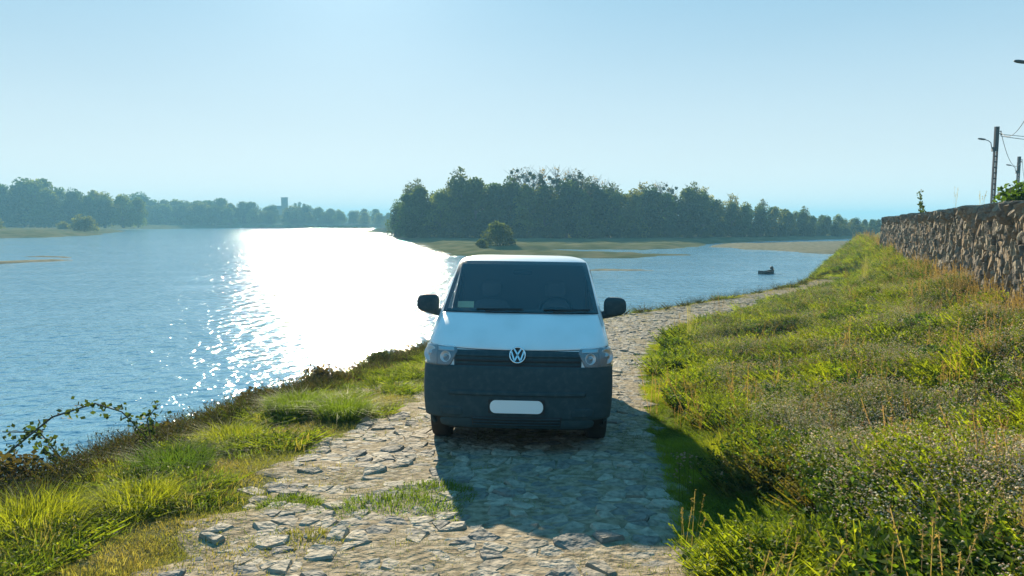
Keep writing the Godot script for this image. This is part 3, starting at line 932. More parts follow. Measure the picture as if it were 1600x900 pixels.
	# --- wheels and arches
	for t in wheels_t:
		for s in [-1.0, 1.0]:
			var wh := part("wheel", lathe([[-0.1, 0.22], [-0.11, 0.27], [-0.1, 0.31], [-0.08, 0.332], [-0.03, 0.338], [0.03, 0.338], [0.08, 0.332], [0.1, 0.31], [0.11, 0.27], [0.1, 0.22]], 40), MAT.rubber, V, Vector3(s * 0.84, 0.325, -t))
			part("rim", lathe([[s * 0.09, 0.222], [s * 0.1, 0.21], [s * 0.06, 0.19], [s * 0.05, 0.09], [s * 0.075, 0.07], [s * 0.08, 0.002]], 32), MAT.metal_grey, wh)
			var ar := MB.new(); ar.smooth = true
			var pts := []; var rad := []
			for k in 25:
				var an := lerpf(-0.32, PI + 0.32, k / 24.0)
				var yy := 0.34 + sin(an) * 0.4
				pts.append(Vector3(s * (stab(HALF, maxf(yy, 0.2)) - 0.005), yy, -(t + cos(an) * 0.4))); rad.append(0.024)
			ar.tube(pts, rad, 8)
			part("wheel_arch", ar.mesh(), MAT.plastic, V)
			var liner := MB.new()
			for k in 16:
				var a0 := lerpf(-0.4, PI + 0.4, k / 16.0); var a1 := lerpf(-0.4, PI + 0.4, (k + 1) / 16.0)
				var q0 := Vector3(s * 0.92, 0.34 + sin(a0) * 0.4, -(t + cos(a0) * 0.4)); var q1 := Vector3(s * 0.92, 0.34 + sin(a1) * 0.4, -(t + cos(a1) * 0.4))
				liner.quad(q0, q1, q1 - Vector3(s * 0.3, 0, 0), q0 - Vector3(s * 0.3, 0, 0))
				liner.tri(q0 - Vector3(s * 0.3, 0, 0), q1 - Vector3(s * 0.3, 0, 0), Vector3(s * 0.62, 0.34, -t))
			part("wheel_housing", liner.mesh(), MAT.plastic_dark, V)

func bonnet_mesh(off: float, grow: float) -> ArrayMesh:
	var P := []
	var nv := 26; var nu := 44
	for j in nv + 3:
		var v := clampf((j - 1) / float(nv), 0, 1)
		var row := []
		for i in nu + 3:
			var u := clampf((i - 1) / float(nu), 0, 1) * 2.0 - 1.0
			var y0 := 1.008 + 0.036 * pow(absf(u), 2.4) - grow * 0.6
			var y1 := 1.322 + grow * 0.4
			var y := lerpf(y0, y1, v)
			var hw := stab(HALF, y) - 0.03 - 0.025 * v + grow
			var p := van_p_at_x(hw, y) * u if absf(u) < 0.999 else van_p_at_x(hw, y) * signf(u)
			var rim := j == 0 or j == nv + 2 or i == 0 or i == nu + 2
			row.append(van_ring(p, y, -0.005 if rim else off))
		P.append(row)
	return grid_mesh(P)

func pane_mesh(y0: float, y1: float, k: float, off: float) -> ArrayMesh:
	var P := []
	for j in 17:
		var y := lerpf(y0, y1, j / 16.0)
		var row := []
		for i in 33:
			var x := lerpf(-1, 1, i / 32.0) * screen_half(y) * k
			row.append(van_ring(van_p_at_x(x, y), y, off))
		P.append(row)
	return grid_mesh(P)

func frame_into(mb: MB, y0: float, y1: float, wide: float, off: float):
	for s in [-1.0, 1.0]:
		for j in 16:
			var ya := lerpf(y0, y1, j / 16.0); var yb := lerpf(y0, y1, (j + 1) / 16.0)
			var q := []
			for c in [[ya, 0.0], [yb, 0.0], [yb, wide], [ya, wide]]:
				var x: float = s * (screen_half(c[0]) + 0.012 - c[1])
				q.append(van_ring(van_p_at_x(x, c[0]), c[0], off))
			mb.quad(q[0], q[1], q[2], q[3])
	for band in [[y0, y0 + 0.035], [y1 - 0.035, y1]]:
		for i in 32:
			var q := []
			for c in [[i, band[0]], [i + 1, band[0]], [i + 1, band[1]], [i, band[1]]]:
				var x := lerpf(-1, 1, c[0] / 32.0) * (screen_half(c[1]) - wide + 0.012)
				q.append(van_ring(van_p_at_x(x, c[1]), c[1], off))
			mb.quad(q[0], q[1], q[2], q[3])

# ------------------------------------------------------------------ trees
func leaf_at(mb: MB, p: Vector3, s: float, r: RandomNumberGenerator, col: Color, stretch := 1.6):
	var d := Vector3(r.randfn(), r.randfn() * 0.8, r.randfn()).normalized()
	var e := d.cross(Vector3(r.randfn(), r.randfn(), r.randfn())).normalized()
	var a := d * s * stretch * 0.5; var b := e * s * 0.5
	mb.quad(p - a, p + b, p + a, p - b, col)

func tree_proto(called: String, kind: String, sd: int) -> Node3D:      # 10 m tall
	var r := RandomNumberGenerator.new(); r.seed = sd
	var o := Node3D.new(); o.name = called
	var spec: Dictionary = {
		"dense": {"lobes": 22, "rx": 3.1, "y0": 0.7, "y1": 9.2, "lr": 1.6, "n": 150, "s": 0.36, "col": Color(0.045, 0.065, 0.02)},
		"round": {"lobes": 19, "rx": 3.4, "y0": 0.9, "y1": 8.8, "lr": 1.8, "n": 170, "s": 0.38, "col": Color(0.06, 0.075, 0.022)},
		"airy": {"lobes": 24, "rx": 2.6, "y0": 3.0, "y1": 9.5, "lr": 0.85, "n": 42, "s": 0.24, "col": Color(0.075, 0.08, 0.03)},
		"bare": {"lobes": 16, "rx": 1.5, "y0": 3.0, "y1": 9.5, "lr": 0.6, "n": 8, "s": 0.2, "col": Color(0.09, 0.075, 0.04)},
		"bush": {"lobes": 15, "rx": 4.6, "y0": 0.1, "y1": 7.6, "lr": 2.8, "n": 150, "s": 0.62, "col": Color(0.06, 0.075, 0.03)},
		"poplar": {"lobes": 12, "rx": 0.8, "y0": 1.0, "y1": 9.4, "lr": 0.8, "n": 90, "s": 0.3, "col": Color(0.045, 0.06, 0.02)}}[kind]
	var tint: Color = [Color(1.1, 1.15, 1.1), Color(2.0, 1.75, 1.2), Color(1.5, 1.7, 1.5), Color(2.5, 2.1, 1.4)][sd % 4]
	var trunk := MB.new(); trunk.smooth = true
	trunk.tube([Vector3(0, -0.3, 0), Vector3(0.1, 2.5, 0), Vector3(-0.08, 5.5, 0.1), Vector3(0, 8.6, 0)], [0.26, 0.19, 0.12, 0.03], 6)
	var crown := MB.new(); crown.coloured = true
	var lobes := []
	for k in spec.lobes:
		var f: float = (k + 0.5) / spec.lobes
		var y: float = lerpf(spec.y0, spec.y1, f) + r.randf_range(-0.4, 0.4)
		var wide: float = spec.rx * (sin(PI * clampf(0.3 + 0.66 * f, 0, 1)) if kind != "bush" else sqrt(1.0 - f * f * 0.8))
		var an: float = k * 2.4 + r.randf() * 0.8
		var rad := wide * sqrt(r.randf_range(0.1, 1.0))
		var c := Vector3(cos(an) * rad, y, sin(an) * rad)
		lobes.append(c)
		trunk.tube([Vector3(0, y * 0.62, 0), Vector3(c.x * 0.5, y * 0.84, c.z * 0.5), c], [0.09, 0.055, 0.02], 4)
	for c in lobes:
		var tone := r.randf_range(0.72, 1.35)
		var lr: float = spec.lr * r.randf_range(0.65, 1.2)
		for q in spec.n:
			var d := Vector3(r.randfn(), r.randfn(), r.randfn()).normalized()
			var p: Vector3 = c + Vector3(d.x, d.y * 0.8, d.z) * lr * pow(r.randf(), 0.38)
			if p.y < 0.05: continue
			var cc: Color = spec.col * tint * tone * r.randf_range(0.75, 1.3)
			cc.a = 1.0
			leaf_at(crown, p, spec.s * r.randf_range(0.6, 1.3), r, cc)
	if kind == "bare" or kind == "airy":
		for k in 70 if kind == "bare" else 40:
			var an := r.randf() * TAU; var y := r.randf_range(4.0, 8.8)
			var b := Vector3(cos(an) * 0.4, y, sin(an) * 0.4); var t := b + Vector3(cos(an) * r.randf_range(0.4, 1.4), r.randf_range(0.5, 1.5), sin(an) * r.randf_range(0.4, 1.4))
			trunk.tube([b * Vector3(0.2, 1, 0.2), b, t], [0.04, 0.03, 0.012], 3)
	part("trunk", trunk.mesh(), MAT.bark, o)
	part("crown", crown.mesh(), MAT.leaf_far, o)
	if kind == "bare":
		for k in 7:
			var mb := MB.new(); mb.coloured = true
			var rr := r.randf_range(0.22, 0.4)
			for q in 70:
				var d := Vector3(r.randfn(), r.randfn(), r.randfn()).normalized()
				leaf_at(mb, d * rr * pow(r.randf(), 0.4), 0.16, r, Color(0.04, 0.055, 0.02))
			var an := r.randf() * TAU; var rad := r.randf_range(0.3, 1.4)
			part("mistletoe", mb.mesh(), MAT.leaf_far, o, Vector3(cos(an) * rad, r.randf_range(5.6, 9.4), sin(an) * rad))
	return o

var protos := {}
func plant_tree(kind: String, called: String, x: float, y: float, d: float, h: float, wide: float, label: String, category: String, group: String, variant := 0):
	var key := kind + str(variant)
	if not protos.has(key): protos[key] = tree_proto("proto", kind, 100 + (hash(kind) % 200) * 4 + variant)
	var c: Node3D = protos[key].duplicate()
	c.name = numbered(called); add_child(c)
	c.position = Vector3(x, y, -d); c.rotation.y = rng.randf() * TAU
	c.scale = Vector3(h / 10.0 * wide, h / 10.0, h / 10.0 * wide)
	tag(c, label, category, group)

func build_far_trees():
	var prof := [[-30.5, 7.0], [-27.5, 11.2], [-23.7, 13.6], [-20.6, 12.0], [-15.3, 13.0], [-13, 16.0], [-10, 14.4], [-6, 13.0], [-1.5, 13.6], [4.6, 12.8], [12, 13.2], [19, 12.4], [23, 11.5], [26.8, 12.0], [30.6, 12.6], [36, 11.0], [43.6, 12.4], [49, 9.8], [57, 9.2], [66, 8.3], [75, 6.8], [88, 5.9], [98, 4.8], [110, 4.2]]
	var front := [[-30, 194], [-20, 178], [0, 173], [30, 175], [60, 186], [110, 216]]
	var g := "trees of the island wood"
	var x := -30.0; var k := 0
	while x < 112.0:
		for row in 2:
			var xx: float = x + row * 2.3 + rng.randf_range(-0.8, 0.8)
			var h: float = tab(prof, xx) * rng.randf_range(0.86, 1.03)
			var kind: String = ["dense", "round", "dense"][k % 3]
			plant_tree(kind, "wood_tree", xx, 0.45, tab(front, xx) + row * 6.0 + rng.randf_range(-1.5, 1.5), h, rng.randf_range(0.75, 1.0), "dense round-crowned tree in the wood on the river island", "tree", g, (k * 7 + k / 5) % 4)
			k += 1
		x += 4.2
	x = -29.0
	while x < 110.0:
		plant_tree("bush", "willow_bush", x, 0.3, tab(front, x) - 3.5 + rng.randf_range(-1, 1), rng.randf_range(2.6, 4.6) * (1.0 if x < 60 else 0.8), rng.randf_range(0.8, 1.1), "low willow thicket along the foot of the island wood", "bush", "thickets at the foot of the wood")
		x += 4.4
	var nth := ["first", "second", "third", "fourth", "fifth", "sixth", "seventh", "eighth", "ninth", "tenth", "eleventh", "twelfth"]
	var order := 0
	for a in [[-26, 13.4], [-24, 14.6], [-12.5, 16.8], [16.5, 15.0], [18.5, 14.4], [24, 13.2], [31, 13.4], [44, 13.6], [47, 12.6], [55, 11.0], [64, 9.6], [78, 8.0]]:
		plant_tree("airy", "airy_tree", a[0], 0.45, tab(front, a[0]) + 3.0, a[1], 1.0, nth[order] + " from left of the thin-leaved trees rising above the island wood", "tree", "thin-leaved trees above the wood", int(absf(a[0])) % 2)
		order += 1
	order = 0
	for a in [[0.5, 16.8], [3.0, 17.2], [5.0, 16.4], [7.2, 17.0], [10.5, 17.4], [13.0, 16.4], [15.0, 16.8], [19.5, 15.2], [22.0, 14.2], [34.0, 13.4], [36.0, 13.8], [38.5, 13.2]]:
		plant_tree("bare", "mistletoe_poplar", a[0], 0.45, tab(front, a[0]) + 2.0 + rng.randf_range(-2, 3), a[1], 1.0, nth[order] + " from left of the bare poplars hung with mistletoe balls", "tree", "bare poplars with mistletoe", int(a[0]) % 3)
		order += 1
	plant_tree("bush", "round_bush", -2.0, 0.55, 119.0, 4.3, 1.05, "lone round willow bush on the grassy island shore behind the van", "bush", "", 4)
	plant_tree("bush", "round_bush", -4.6, 0.4, 112.0, 1.6, 1.1, "small low shrub beside the lone round willow bush", "bush", "", 4)
	# far left shore
	var gl := "trees on the far left shore"
	var lp := [[-340, 24.0], [-262, 22.0], [-245, 22.5], [-228, 24.5], [-222, 21.0], [-210, 18.5], [-204, 18.0], [-195, 17.0], [-180, 16.0]]
	x = -300.0
	while x < -186.0:
		for row in 2:
			var xx: float = x + row * 4.0 + rng.randf_range(-2, 2)
			var h: float = tab(lp, xx) * rng.randf_range(0.82, 1.04)
			plant_tree(["dense", "round"][k % 2], "shore_tree", xx, 1.5, 358.0 + row * 14.0 + rng.randf_range(-5, 5), h, rng.randf_range(0.85, 1.15), "tall leafy tree in the row on the far left shore", "tree", gl, (k * 7 + k / 5) % 4)
			k += 1
		x += 8.0
	var fp := [[-270, 19.0], [-247, 21.0], [-235, 18.0], [-223, 19.5], [-210, 16.5], [-198, 18.5], [-188, 15.5], [-173, 15.5], [-157, 13.5], [-136, 12.5], [-115, 11.2], [-99, 11.5], [-82, 9.6], [-40, 9.0]]
	x = -275.0
	while x < -45.0:
		for row in 2:
			var xx: float = x + row * 4.0 + rng.randf_range(-2, 2)
			var h: float = tab(fp, xx) * rng.randf_range(0.84, 1.06) * (1.0 if row == 1 else 0.8)
			plant_tree(["dense", "round", "round"][k % 3], "distant_tree", xx, 1.8, 486.0 + row * 16.0 + rng.randf_range(-5, 5), h, rng.randf_range(1.15, 1.6), "hazy round-crowned tree on the distant far shore", "tree", "trees on the distant shore", (k * 7 + k / 5) % 4)
			k += 1
		x += 7.5
	for a in [[-213, 262, 7.0, "dark rounded bush on the far left spit"], [-150, 262, 6.0, "dark wide bush near the tip of the far left spit"], [-165, 275, 3.6, "low bush in the middle of the far left spit"], [-186, 268, 5.0, "bush behind the grass of the far left spit"]]:
		plant_tree("bush", "spit_bush", a[0], 0.9, a[1], a[2], 1.3, a[3], "bush", "", 5)
	plant_tree("round", "spit_tree", -172.5, 1.0, 246.0, 9.5, 0.9, "pale yellow-green tree at the left edge of the picture", "tree", "", 1)
	var n := 0
	for a in [[-175, 17.5], [-171.5, 18.5], [-168, 17.0]]:
		plant_tree("poplar", "slim_poplar", a[0], 2.0, 604.0, a[1], 1.0, ["first of three slim trees right of the tower", "tallest of three slim trees right of the tower", "last of three slim trees right of the tower"][n], "tree", "slim trees beside the tower")
		n += 1
	for key in protos: protos[key].free()
	protos.clear()

# ------------------------------------------------------------------ tower, boat, poles
func build_tower():
	var T := thing("church_tower", "square dark church tower above the distant trees", "tower", Vector3(-184, 3, -606))
	T.scale = Vector3(0.68, 0.72, 0.68)
	var m := MB.new(); m.box(Vector3(-3.1, 0, -3.1), Vector3(3.1, 27.6, 3.1)); part("tower_wall", m.mesh(), MAT.tower, T)
	m = MB.new(); m.box(Vector3(-3.35, 27.6, -3.35), Vector3(3.35, 28.4, 3.35)); part("parapet", m.mesh(), MAT.tower, T)
	for x in [-1.2, 1.2]:
		m = MB.new(); m.box(Vector3(x - 0.5, 22, 3.08), Vector3(x + 0.5, 25.5, 3.16)); part("belfry_opening", m.mesh(), MAT.slate, T)
	m = MB.new(); m.box(Vector3(-17, 0, -4), Vector3(-3.1, 15, 4)); part("nave_wall", m.mesh(), MAT.tower, T)
	m = MB.new()
	m.quad(Vector3(-17, 15, 4.3), Vector3(-3.1, 15, 4.3), Vector3(-3.1, 19, 0), Vector3(-17, 19, 0)); m.quad(Vector3(-17, 15, -4.3), Vector3(-3.1, 15, -4.3), Vector3(-3.1, 19, 0), Vector3(-17, 19, 0))
	m.tri(Vector3(-17, 15, 4.3), Vector3(-17, 15, -4.3), Vector3(-17, 19, 0))
	part("nave_roof", m.mesh(), MAT.slate, T)

func build_boat():
	var B := thing("rowing_boat", "small dark flat-bottomed boat with covered motor moored by the bank", "boat", Vector3(21.8, 0.0, -63.5))
	B.rotation.y = deg_to_rad(38); B.scale = Vector3.ONE * 0.68
	var P := []
	var stations := [[-1.4, 0.36, 0.28, 0.42], [-0.7, 0.52, 0.38, 0.34], [0.1, 0.56, 0.42, 0.32], [0.8, 0.45, 0.32, 0.38], [1.3, 0.2, 0.12, 0.5], [1.5, 0.04, 0.03, 0.58]]
	for s in stations:
		P.append([Vector3(s[0], s[3] - 0.03, -s[1] + 0.06), Vector3(s[0], s[3], -s[1] + 0.05), Vector3(s[0], s[3], -s[1]), Vector3(s[0], -0.1, -s[2]), Vector3(s[0], -0.1, s[2]), Vector3(s[0], s[3], s[1]), Vector3(s[0], s[3], s[1] - 0.05), Vector3(s[0], s[3] - 0.03, s[1] - 0.06)])
	part("hull", grid_mesh(P), MAT.boat, B)
	var m := MB.new(); m.box(Vector3(-1.42, -0.1, -0.36), Vector3(-1.36, 0.44, 0.36)); part("transom", m.mesh(), MAT.boat, B)
	m = MB.new(); m.box(Vector3(-1.36, 0.02, -0.36), Vector3(1.2, 0.05, 0.36)); part("floor_boards", m.mesh(), MAT.boat, B)
	for x in [-0.8, 0.4]:
		m = MB.new(); m.box(Vector3(x - 0.12, 0.26, -0.46), Vector3(x + 0.12, 0.29, 0.46)); part("thwart", m.mesh(), MAT.boat, B)
	var mo := part("outboard_motor", soft_box(0.42, 0.38, 0.36, 3.0), MAT.dark_iron, B, Vector3(1.0, 0.72, 0))
	m = MB.new(); m.box(Vector3(-0.06, -0.7, -0.05), Vector3(0.06, -0.1, 0.05)); part("motor_leg", m.mesh(), MAT.dark_iron, mo)

func pole(at: Vector3, label: String):
	var U := thing("street_lamp_pole", label, "lamp pole", at, "lattice lamp poles along the raised street")
	var H := 7.4
	for s in [-1.0, 1.0]:
		var m := MB.new()
		m.box(Vector3(s * 0.11 - 0.035, -0.3, -0.1), Vector3(s * 0.11 + 0.035, H - 1.9, 0.1)); part("pole_leg", m.mesh(), MAT.concrete, U)
	for k in 12:
		var m := MB.new(); m.box(Vector3(-0.075, 0.2 + k * 0.44, -0.09), Vector3(0.075, 0.29 + k * 0.44, 0.09)); part("pole_rung", m.mesh(), MAT.concrete, U)
	var m2 := MB.new(); m2.box(Vector3(-0.145, H - 1.9, -0.11), Vector3(0.145, H, 0.11)); part("pole_head", m2.mesh(), MAT.concrete, U)
	var arm := MB.new(); arm.smooth = true
	arm.tube([Vector3(-0.2, H - 1.95, 0), Vector3(-0.34, H - 1.6, 0), Vector3(-0.42, H - 1.25, 0), Vector3(-0.62, H - 1.1, 0), Vector3(-0.95, H - 1.0, 0)], [0.03, 0.03, 0.03, 0.03, 0.03], 6)
	part("lamp_arm", arm.mesh(), MAT.dark_iron, U)
	part("lamp_head", soft_box(0.62, 0.14, 0.24, 2.6), MAT.dark_iron, U, Vector3(-1.16, H - 0.97, 0), Vector3(0, 0, -0.14))
	m2 = MB.new(); m2.box(Vector3(-0.3, H - 1.95, -0.08), Vector3(-0.145, H - 1.6, 0.08)); part("clamp_box", m2.mesh(), MAT.dark_iron, U)
	for y in [H - 0.35, H - 0.55]:
		var ins := MB.new(); ins.smooth = true
		ins.tube([Vector3(0.14, y, 0), Vector3(0.34, y, 0), Vector3(0.34, y - 0.14, 0)], [0.025, 0.05, 0.04], 6); part("insulator", ins.mesh(), MAT.dark_iron, U)
	return U

func build_poles():
	pole(Vector3(38.5, 4.55, -60), "ladder-like concrete lamp pole standing nearest behind the stone wall end")
	pole(Vector3(58.6, 4.5, -87), "smaller farther lamp pole half hidden by the shrub on the wall")
	pole(Vector3(24.2, 5.25, -34.5), "lamp pole whose lamp head just enters the right picture edge")
	var a := Vector3(38.85, 11.5, -60); var b := Vector3(58.95, 11.45, -87); var c := Vector3(24.55, 12.2, -34.5)
	var spans := [[a, c, 1.6, "sagging wire from the near lamp pole to the right edge"], [a, b, 1.5, "wire sagging between the two visible lamp poles"], [a + Vector3(0, -0.15, 0), Vector3(70, 10.2, -52), 0.8, "upper service wire running off to the right"], [a + Vector3(0, -0.3, 0), Vector3(64, 8.2, -50), 0.6, "lower service wire running off to the right"], [b, Vector3(84, 11, -122), 1.6, "wire leaving the farther lamp pole"]]
	for s in spans:
		var m := MB.new(); m.smooth = true
		var pts := []; var rad := []
		for k in 25:
			var f := k / 24.0
			pts.append((s[0] as Vector3).lerp(s[1], f) - Vector3(0, s[2] * 4.0 * f * (1 - f), 0)); rad.append(0.022)
		m.tube(pts, rad, 4)
		top("overhead_wire", m.mesh(), MAT.dark_iron, s[3], "wire", Vector3.ZERO, "overhead wires")

# ------------------------------------------------------------------ grass and weeds
func blades(n: int, h: float, spread: float, w: float, bend: float, sd: int, tones := 0.25) -> ArrayMesh:
	var r := RandomNumberGenerator.new(); r.seed = sd
	var mb := MB.new(); mb.coloured = true
	for k in n:
		var an := r.randf() * TAU; var rad := spread * sqrt(r.randf())
		var b := Vector3(cos(an) * rad, -0.02, sin(an) * rad)
		var out := (Vector3(cos(an), 0, sin(an)) * r.randf_range(0.3, 1.0) + Vector3(r.randfn(), 0, r.randfn()) * 0.35)
		var hh := h * r.randf_range(0.5, 1.15); var be := bend * r.randf_range(0.4, 1.3)
		var side := Vector3(r.randfn(), 0, r.randfn()).normalized() * w * r.randf_range(0.7, 1.2) * 0.5
		var p1 := b + Vector3(0, hh * 0.55, 0) + out * hh * be * 0.35
		var p2 := b + Vector3(0, hh * (1.0 - be * 0.3), 0) + out * hh * be
		var t := 1.0 + r.randf_range(-tones, tones)
		var c := Color(t, t * r.randf_range(0.94, 1.06), t * r.randf_range(0.8, 1.2))
		mb.quad(b - side, b + side, p1 + side * 0.8, p1 - side * 0.8, c)
		mb.tri(p1 - side * 0.8, p1 + side * 0.8, p2, c)
	return mb.mesh()

func weed(stems: int, h: float, leaves: int, ls: float, sd: int, spread := 0.12) -> ArrayMesh:
	var r := RandomNumberGenerator.new(); r.seed = sd
	var mb := MB.new(); mb.coloured = true
	for s in stems:
		var an := r.randf() * TAU
		var b := Vector3(r.randf_range(-1, 1), 0, r.randf_range(-1, 1)) * spread * 0.5
		var tip := b + Vector3(cos(an) * spread * 1.6, h * r.randf_range(0.55, 1.1), sin(an) * spread * 1.6)
		var sd2 := Vector3(r.randfn(), 0, r.randfn()).normalized() * 0.003
		mb.quad(b - sd2 - Vector3(0, 0.03, 0), b + sd2, tip + sd2, tip - sd2, Color(0.8, 0.8, 0.7))
		for k in leaves:
			var f := r.randf_range(0.15, 1.0)
			var p := b.lerp(tip, f)
			var d := Vector3(r.randfn(), r.randf_range(-0.1, 0.9), r.randfn()).normalized()
			var e := d.cross(Vector3.UP).normalized()
			var l := ls * r.randf_range(0.6, 1.2) * (1.15 - 0.4 * f)
			var t := r.randf_range(0.75, 1.3)
			var c := Color(t, t, t * 0.9)
			var m := p + d * l * 0.5 + Vector3(0, l * 0.1, 0); var q := p + d * l
			mb.tri(p, m + e * l * 0.28, q, c); mb.tri(p, q, m - e * l * 0.28, c)
	return mb.mesh()

func seed_heads(stems: int, h: float, head: float, sd: int, spread := 0.12, per := 1) -> ArrayMesh:
	var r := RandomNumberGenerator.new(); r.seed = sd
	var mb := MB.new(); mb.coloured = true
	for s in stems:
		var b := Vector3(r.randf_range(-1, 1), 0, r.randf_range(-1, 1)) * spread
		var tip := b + Vector3(r.randfn() * 0.06, h * r.randf_range(0.6, 1.15), r.randfn() * 0.06)
		var sd2 := Vector3(r.randfn(), 0, r.randfn()).normalized() * 0.0013
		mb.quad(b - sd2, b + sd2, tip + sd2, tip - sd2, Color(0.2, 0.3, 0.12))
		for q in per:
			var c := tip + Vector3(r.randfn(), r.randfn() * 0.8, r.randfn()) * (0.025 if per > 1 else 0.0)
			var w := head * r.randf_range(0.6, 1.2) * 0.5
			var t := r.randf_range(0.8, 1.2)
			var cc := Color(t, t * 0.96, t * 0.92)
			var u := Vector3(r.randfn(), 0.4 * r.randfn(), r.randfn()).normalized() * w; var v := Vector3.UP * w * 0.8; var x := u.cross(Vector3.UP).normalized() * w
			mb.tri(c + u, c + x, c + v, cc); mb.tri(c + x, c - u, c + v, cc); mb.tri(c - u, c - x, c + v, cc); mb.tri(c - x, c + u, c + v, cc)
			mb.quad(c + u, c + x, c - u, c - x, cc)
	return mb.mesh()

func plume(stems: int, h: float, sd: int) -> ArrayMesh:      # dry grass with feathery tops
	var r := RandomNumberGenerator.new(); r.seed = sd
	var mb := MB.new(); mb.coloured = true
	for s in stems:
		var b := Vector3(r.randf_range(-1, 1), 0, r.randf_range(-1, 1)) * 0.06
		var tip := b + Vector3(r.randfn() * 0.07, h * r.randf_range(0.7, 1.1), r.randfn() * 0.07)
		var sd2 := Vector3(r.randfn(), 0, r.randfn()).normalized() * 0.0022
		mb.quad(b - sd2, b + sd2, tip + sd2, tip - sd2)
		for k in 20:
			var p := b.lerp(tip, r.randf_range(0.68, 1.02))
			leaf_at(mb, p + Vector3(r.randfn(), 0, r.randfn()) * 0.007, 0.007, r, Color.WHITE * r.randf_range(0.8, 1.2), 3.5)
	return mb.mesh()

func log_d(a: float, b: float) -> float:
	return a * exp(rng.randf() * log(b / a))

func spot(x: float, d: float, s: float, sy := 1.0, sink := 0.0) -> Transform3D:
	var b := Basis(Vector3.UP, rng.randf() * TAU) * Basis(Vector3.RIGHT, rng.randfn() * 0.1)
	return Transform3D(b.scaled(Vector3(s, s * sy, s)), Vector3(x, land(x, d) - sink, -d))

func jitter(c: Color, k: float) -> Color:
	var t := 1.0 + rng.randf_range(-k, k)
	return Color(c.r * t * rng.randf_range(0.92, 1.08), c.g * t, c.b * t * rng.randf_range(0.85, 1.15))

func seen(x: float, d: float) -> bool:                       # ground the photograph, or a camera a step aside, can see
	return absf(x) < d * 0.72 + 1.6

func build_verge():
	var long_a := []; var mid := []; var low := []; var turf := []; var edge := []; var heads := []
	var green := Color(0.12, 0.175, 0.03); var lime := Color(0.23, 0.275, 0.035); var straw := Color(0.3, 0.25, 0.12); var dark := Color(0.045, 0.06, 0.025)
	for i in 24000:
		var d := log_d(3.0, 60.0)
		var s := tab(SHOULDER, d); var xl := tab(PATH_L, d)
		var x := lerpf(s - 0.9, xl + 0.9, rng.randf())
		if not seen(x, d): continue
		var e := shoulder_in(x, d)
		var to_path := xl - x                                  # > 0 on the verge
		var nz := noise_a.get_noise_2d(x * 9.0, d * 9.0); var nb := noise_c.get_noise_2d(x * 2.0 + 9, d * 2.0)
		if e < -0.7: continue
		if to_path < -0.2 + nb * 0.5 and rng.randf() < 0.9: continue
		var far := 1.0 + d * 0.02
		if to_path < 0.6 + nb * 1.2:
			if nb > -0.35: turf.append([spot(x, d, rng.randf_range(0.6, 1.1) * far), jitter(green.lerp(straw, clampf(0.4 + nb, 0, 1)), 0.3)])
		elif e > 0.3 or d > 19.0 or rng.randf() < 0.35:
			var hgt := clampf(0.62 + nz * 2.0 + nb * 0.6, 0.28, 1.35)
			var cc := jitter(green.lerp(lime, clampf(0.35 + nb * 1.8 + rng.randfn() * 0.2, 0, 1)), 0.3)
			if rng.randf() < 0.2: cc = jitter(straw, 0.3)
			if rng.randf() < 0.22: low.append([spot(x, d, rng.randf_range(0.6, 1.1) * far), jitter(green.lerp(lime, rng.randf()), 0.3)])
			if nz < -0.1 or rng.randf() < 0.3: mid.append([spot(x, d, rng.randf_range(0.7, 1.15) * far, hgt * 1.2), cc])
			else: long_a.append([spot(x, d, rng.randf_range(0.7, 1.15) * far, hgt), cc])
		if e < 0.6 and rng.randf() < (0.45 if d < 19.0 else 0.08):
			edge.append([spot(x, d, rng.randf_range(0.5, 1.0) * (1.0 + d * 0.006)), jitter(dark.lerp(Color(0.075, 0.05, 0.035), rng.randf() * 0.9), 0.3)])
		if e < 0.7 and rng.randf() < 0.22:
			heads.append([spot(x, d, rng.randf_range(0.6, 1.1)), jitter(Color(0.2, 0.15, 0.12), 0.3)])
	# thin grass on the path itself
	for i in 12000:
		var d := log_d(3.4, 30.0)
		var x := lerpf(tab(PATH_L, d), tab(PATH_R, d), rng.randf())
		var nb := noise_c.get_noise_2d(x * 2.2 + 40, d * 2.2)
		var m := minf(x - tab(PATH_L, d), tab(PATH_R, d) - x)
		if nb > 0.2 - 0.25 * smoothstep(14.0, 24.0, d) or (m < 0.45 and rng.randf() < 0.55 - m) or rng.randf() < 0.012:
			turf.append([spot(x, d, rng.randf_range(0.35, 0.8) * (1.0 + d * 0.02), 0.8), jitter(green.lerp(straw, rng.randf() * 0.7), 0.3)])
	scatter("verge_grass", blades(46, 0.135, 0.2, 0.006, 1.0, 1), MAT.leaf, long_a, "lush green grass on the verge between path and river", "grass")
	scatter("verge_sward", blades(60, 0.09, 0.22, 0.006, 1.1, 12), MAT.leaf, mid, "shorter dense grass between the taller tufts of the verge", "grass")
	scatter("verge_weeds", weed(12, 0.12, 8, 0.036, 15, 0.17), MAT.leaf, low, "small leafy weeds among the verge grass", "weeds")
	scatter("path_turf", blades(34, 0.06, 0.14, 0.005, 0.9, 2), MAT.leaf, turf, "short worn turf along and on the path", "grass")
	scatter("edge_weeds", weed(9, 0.24, 11, 0.04, 3, 0.17), MAT.leaf, edge, "dark tangled weeds along the top of the river bank", "weeds")
	scatter("edge_seed_heads", seed_heads(8, 0.3, 0.012, 4, 0.16, 3), MAT.dry, heads, "dry brown seed heads along the top of the river bank", "weeds")

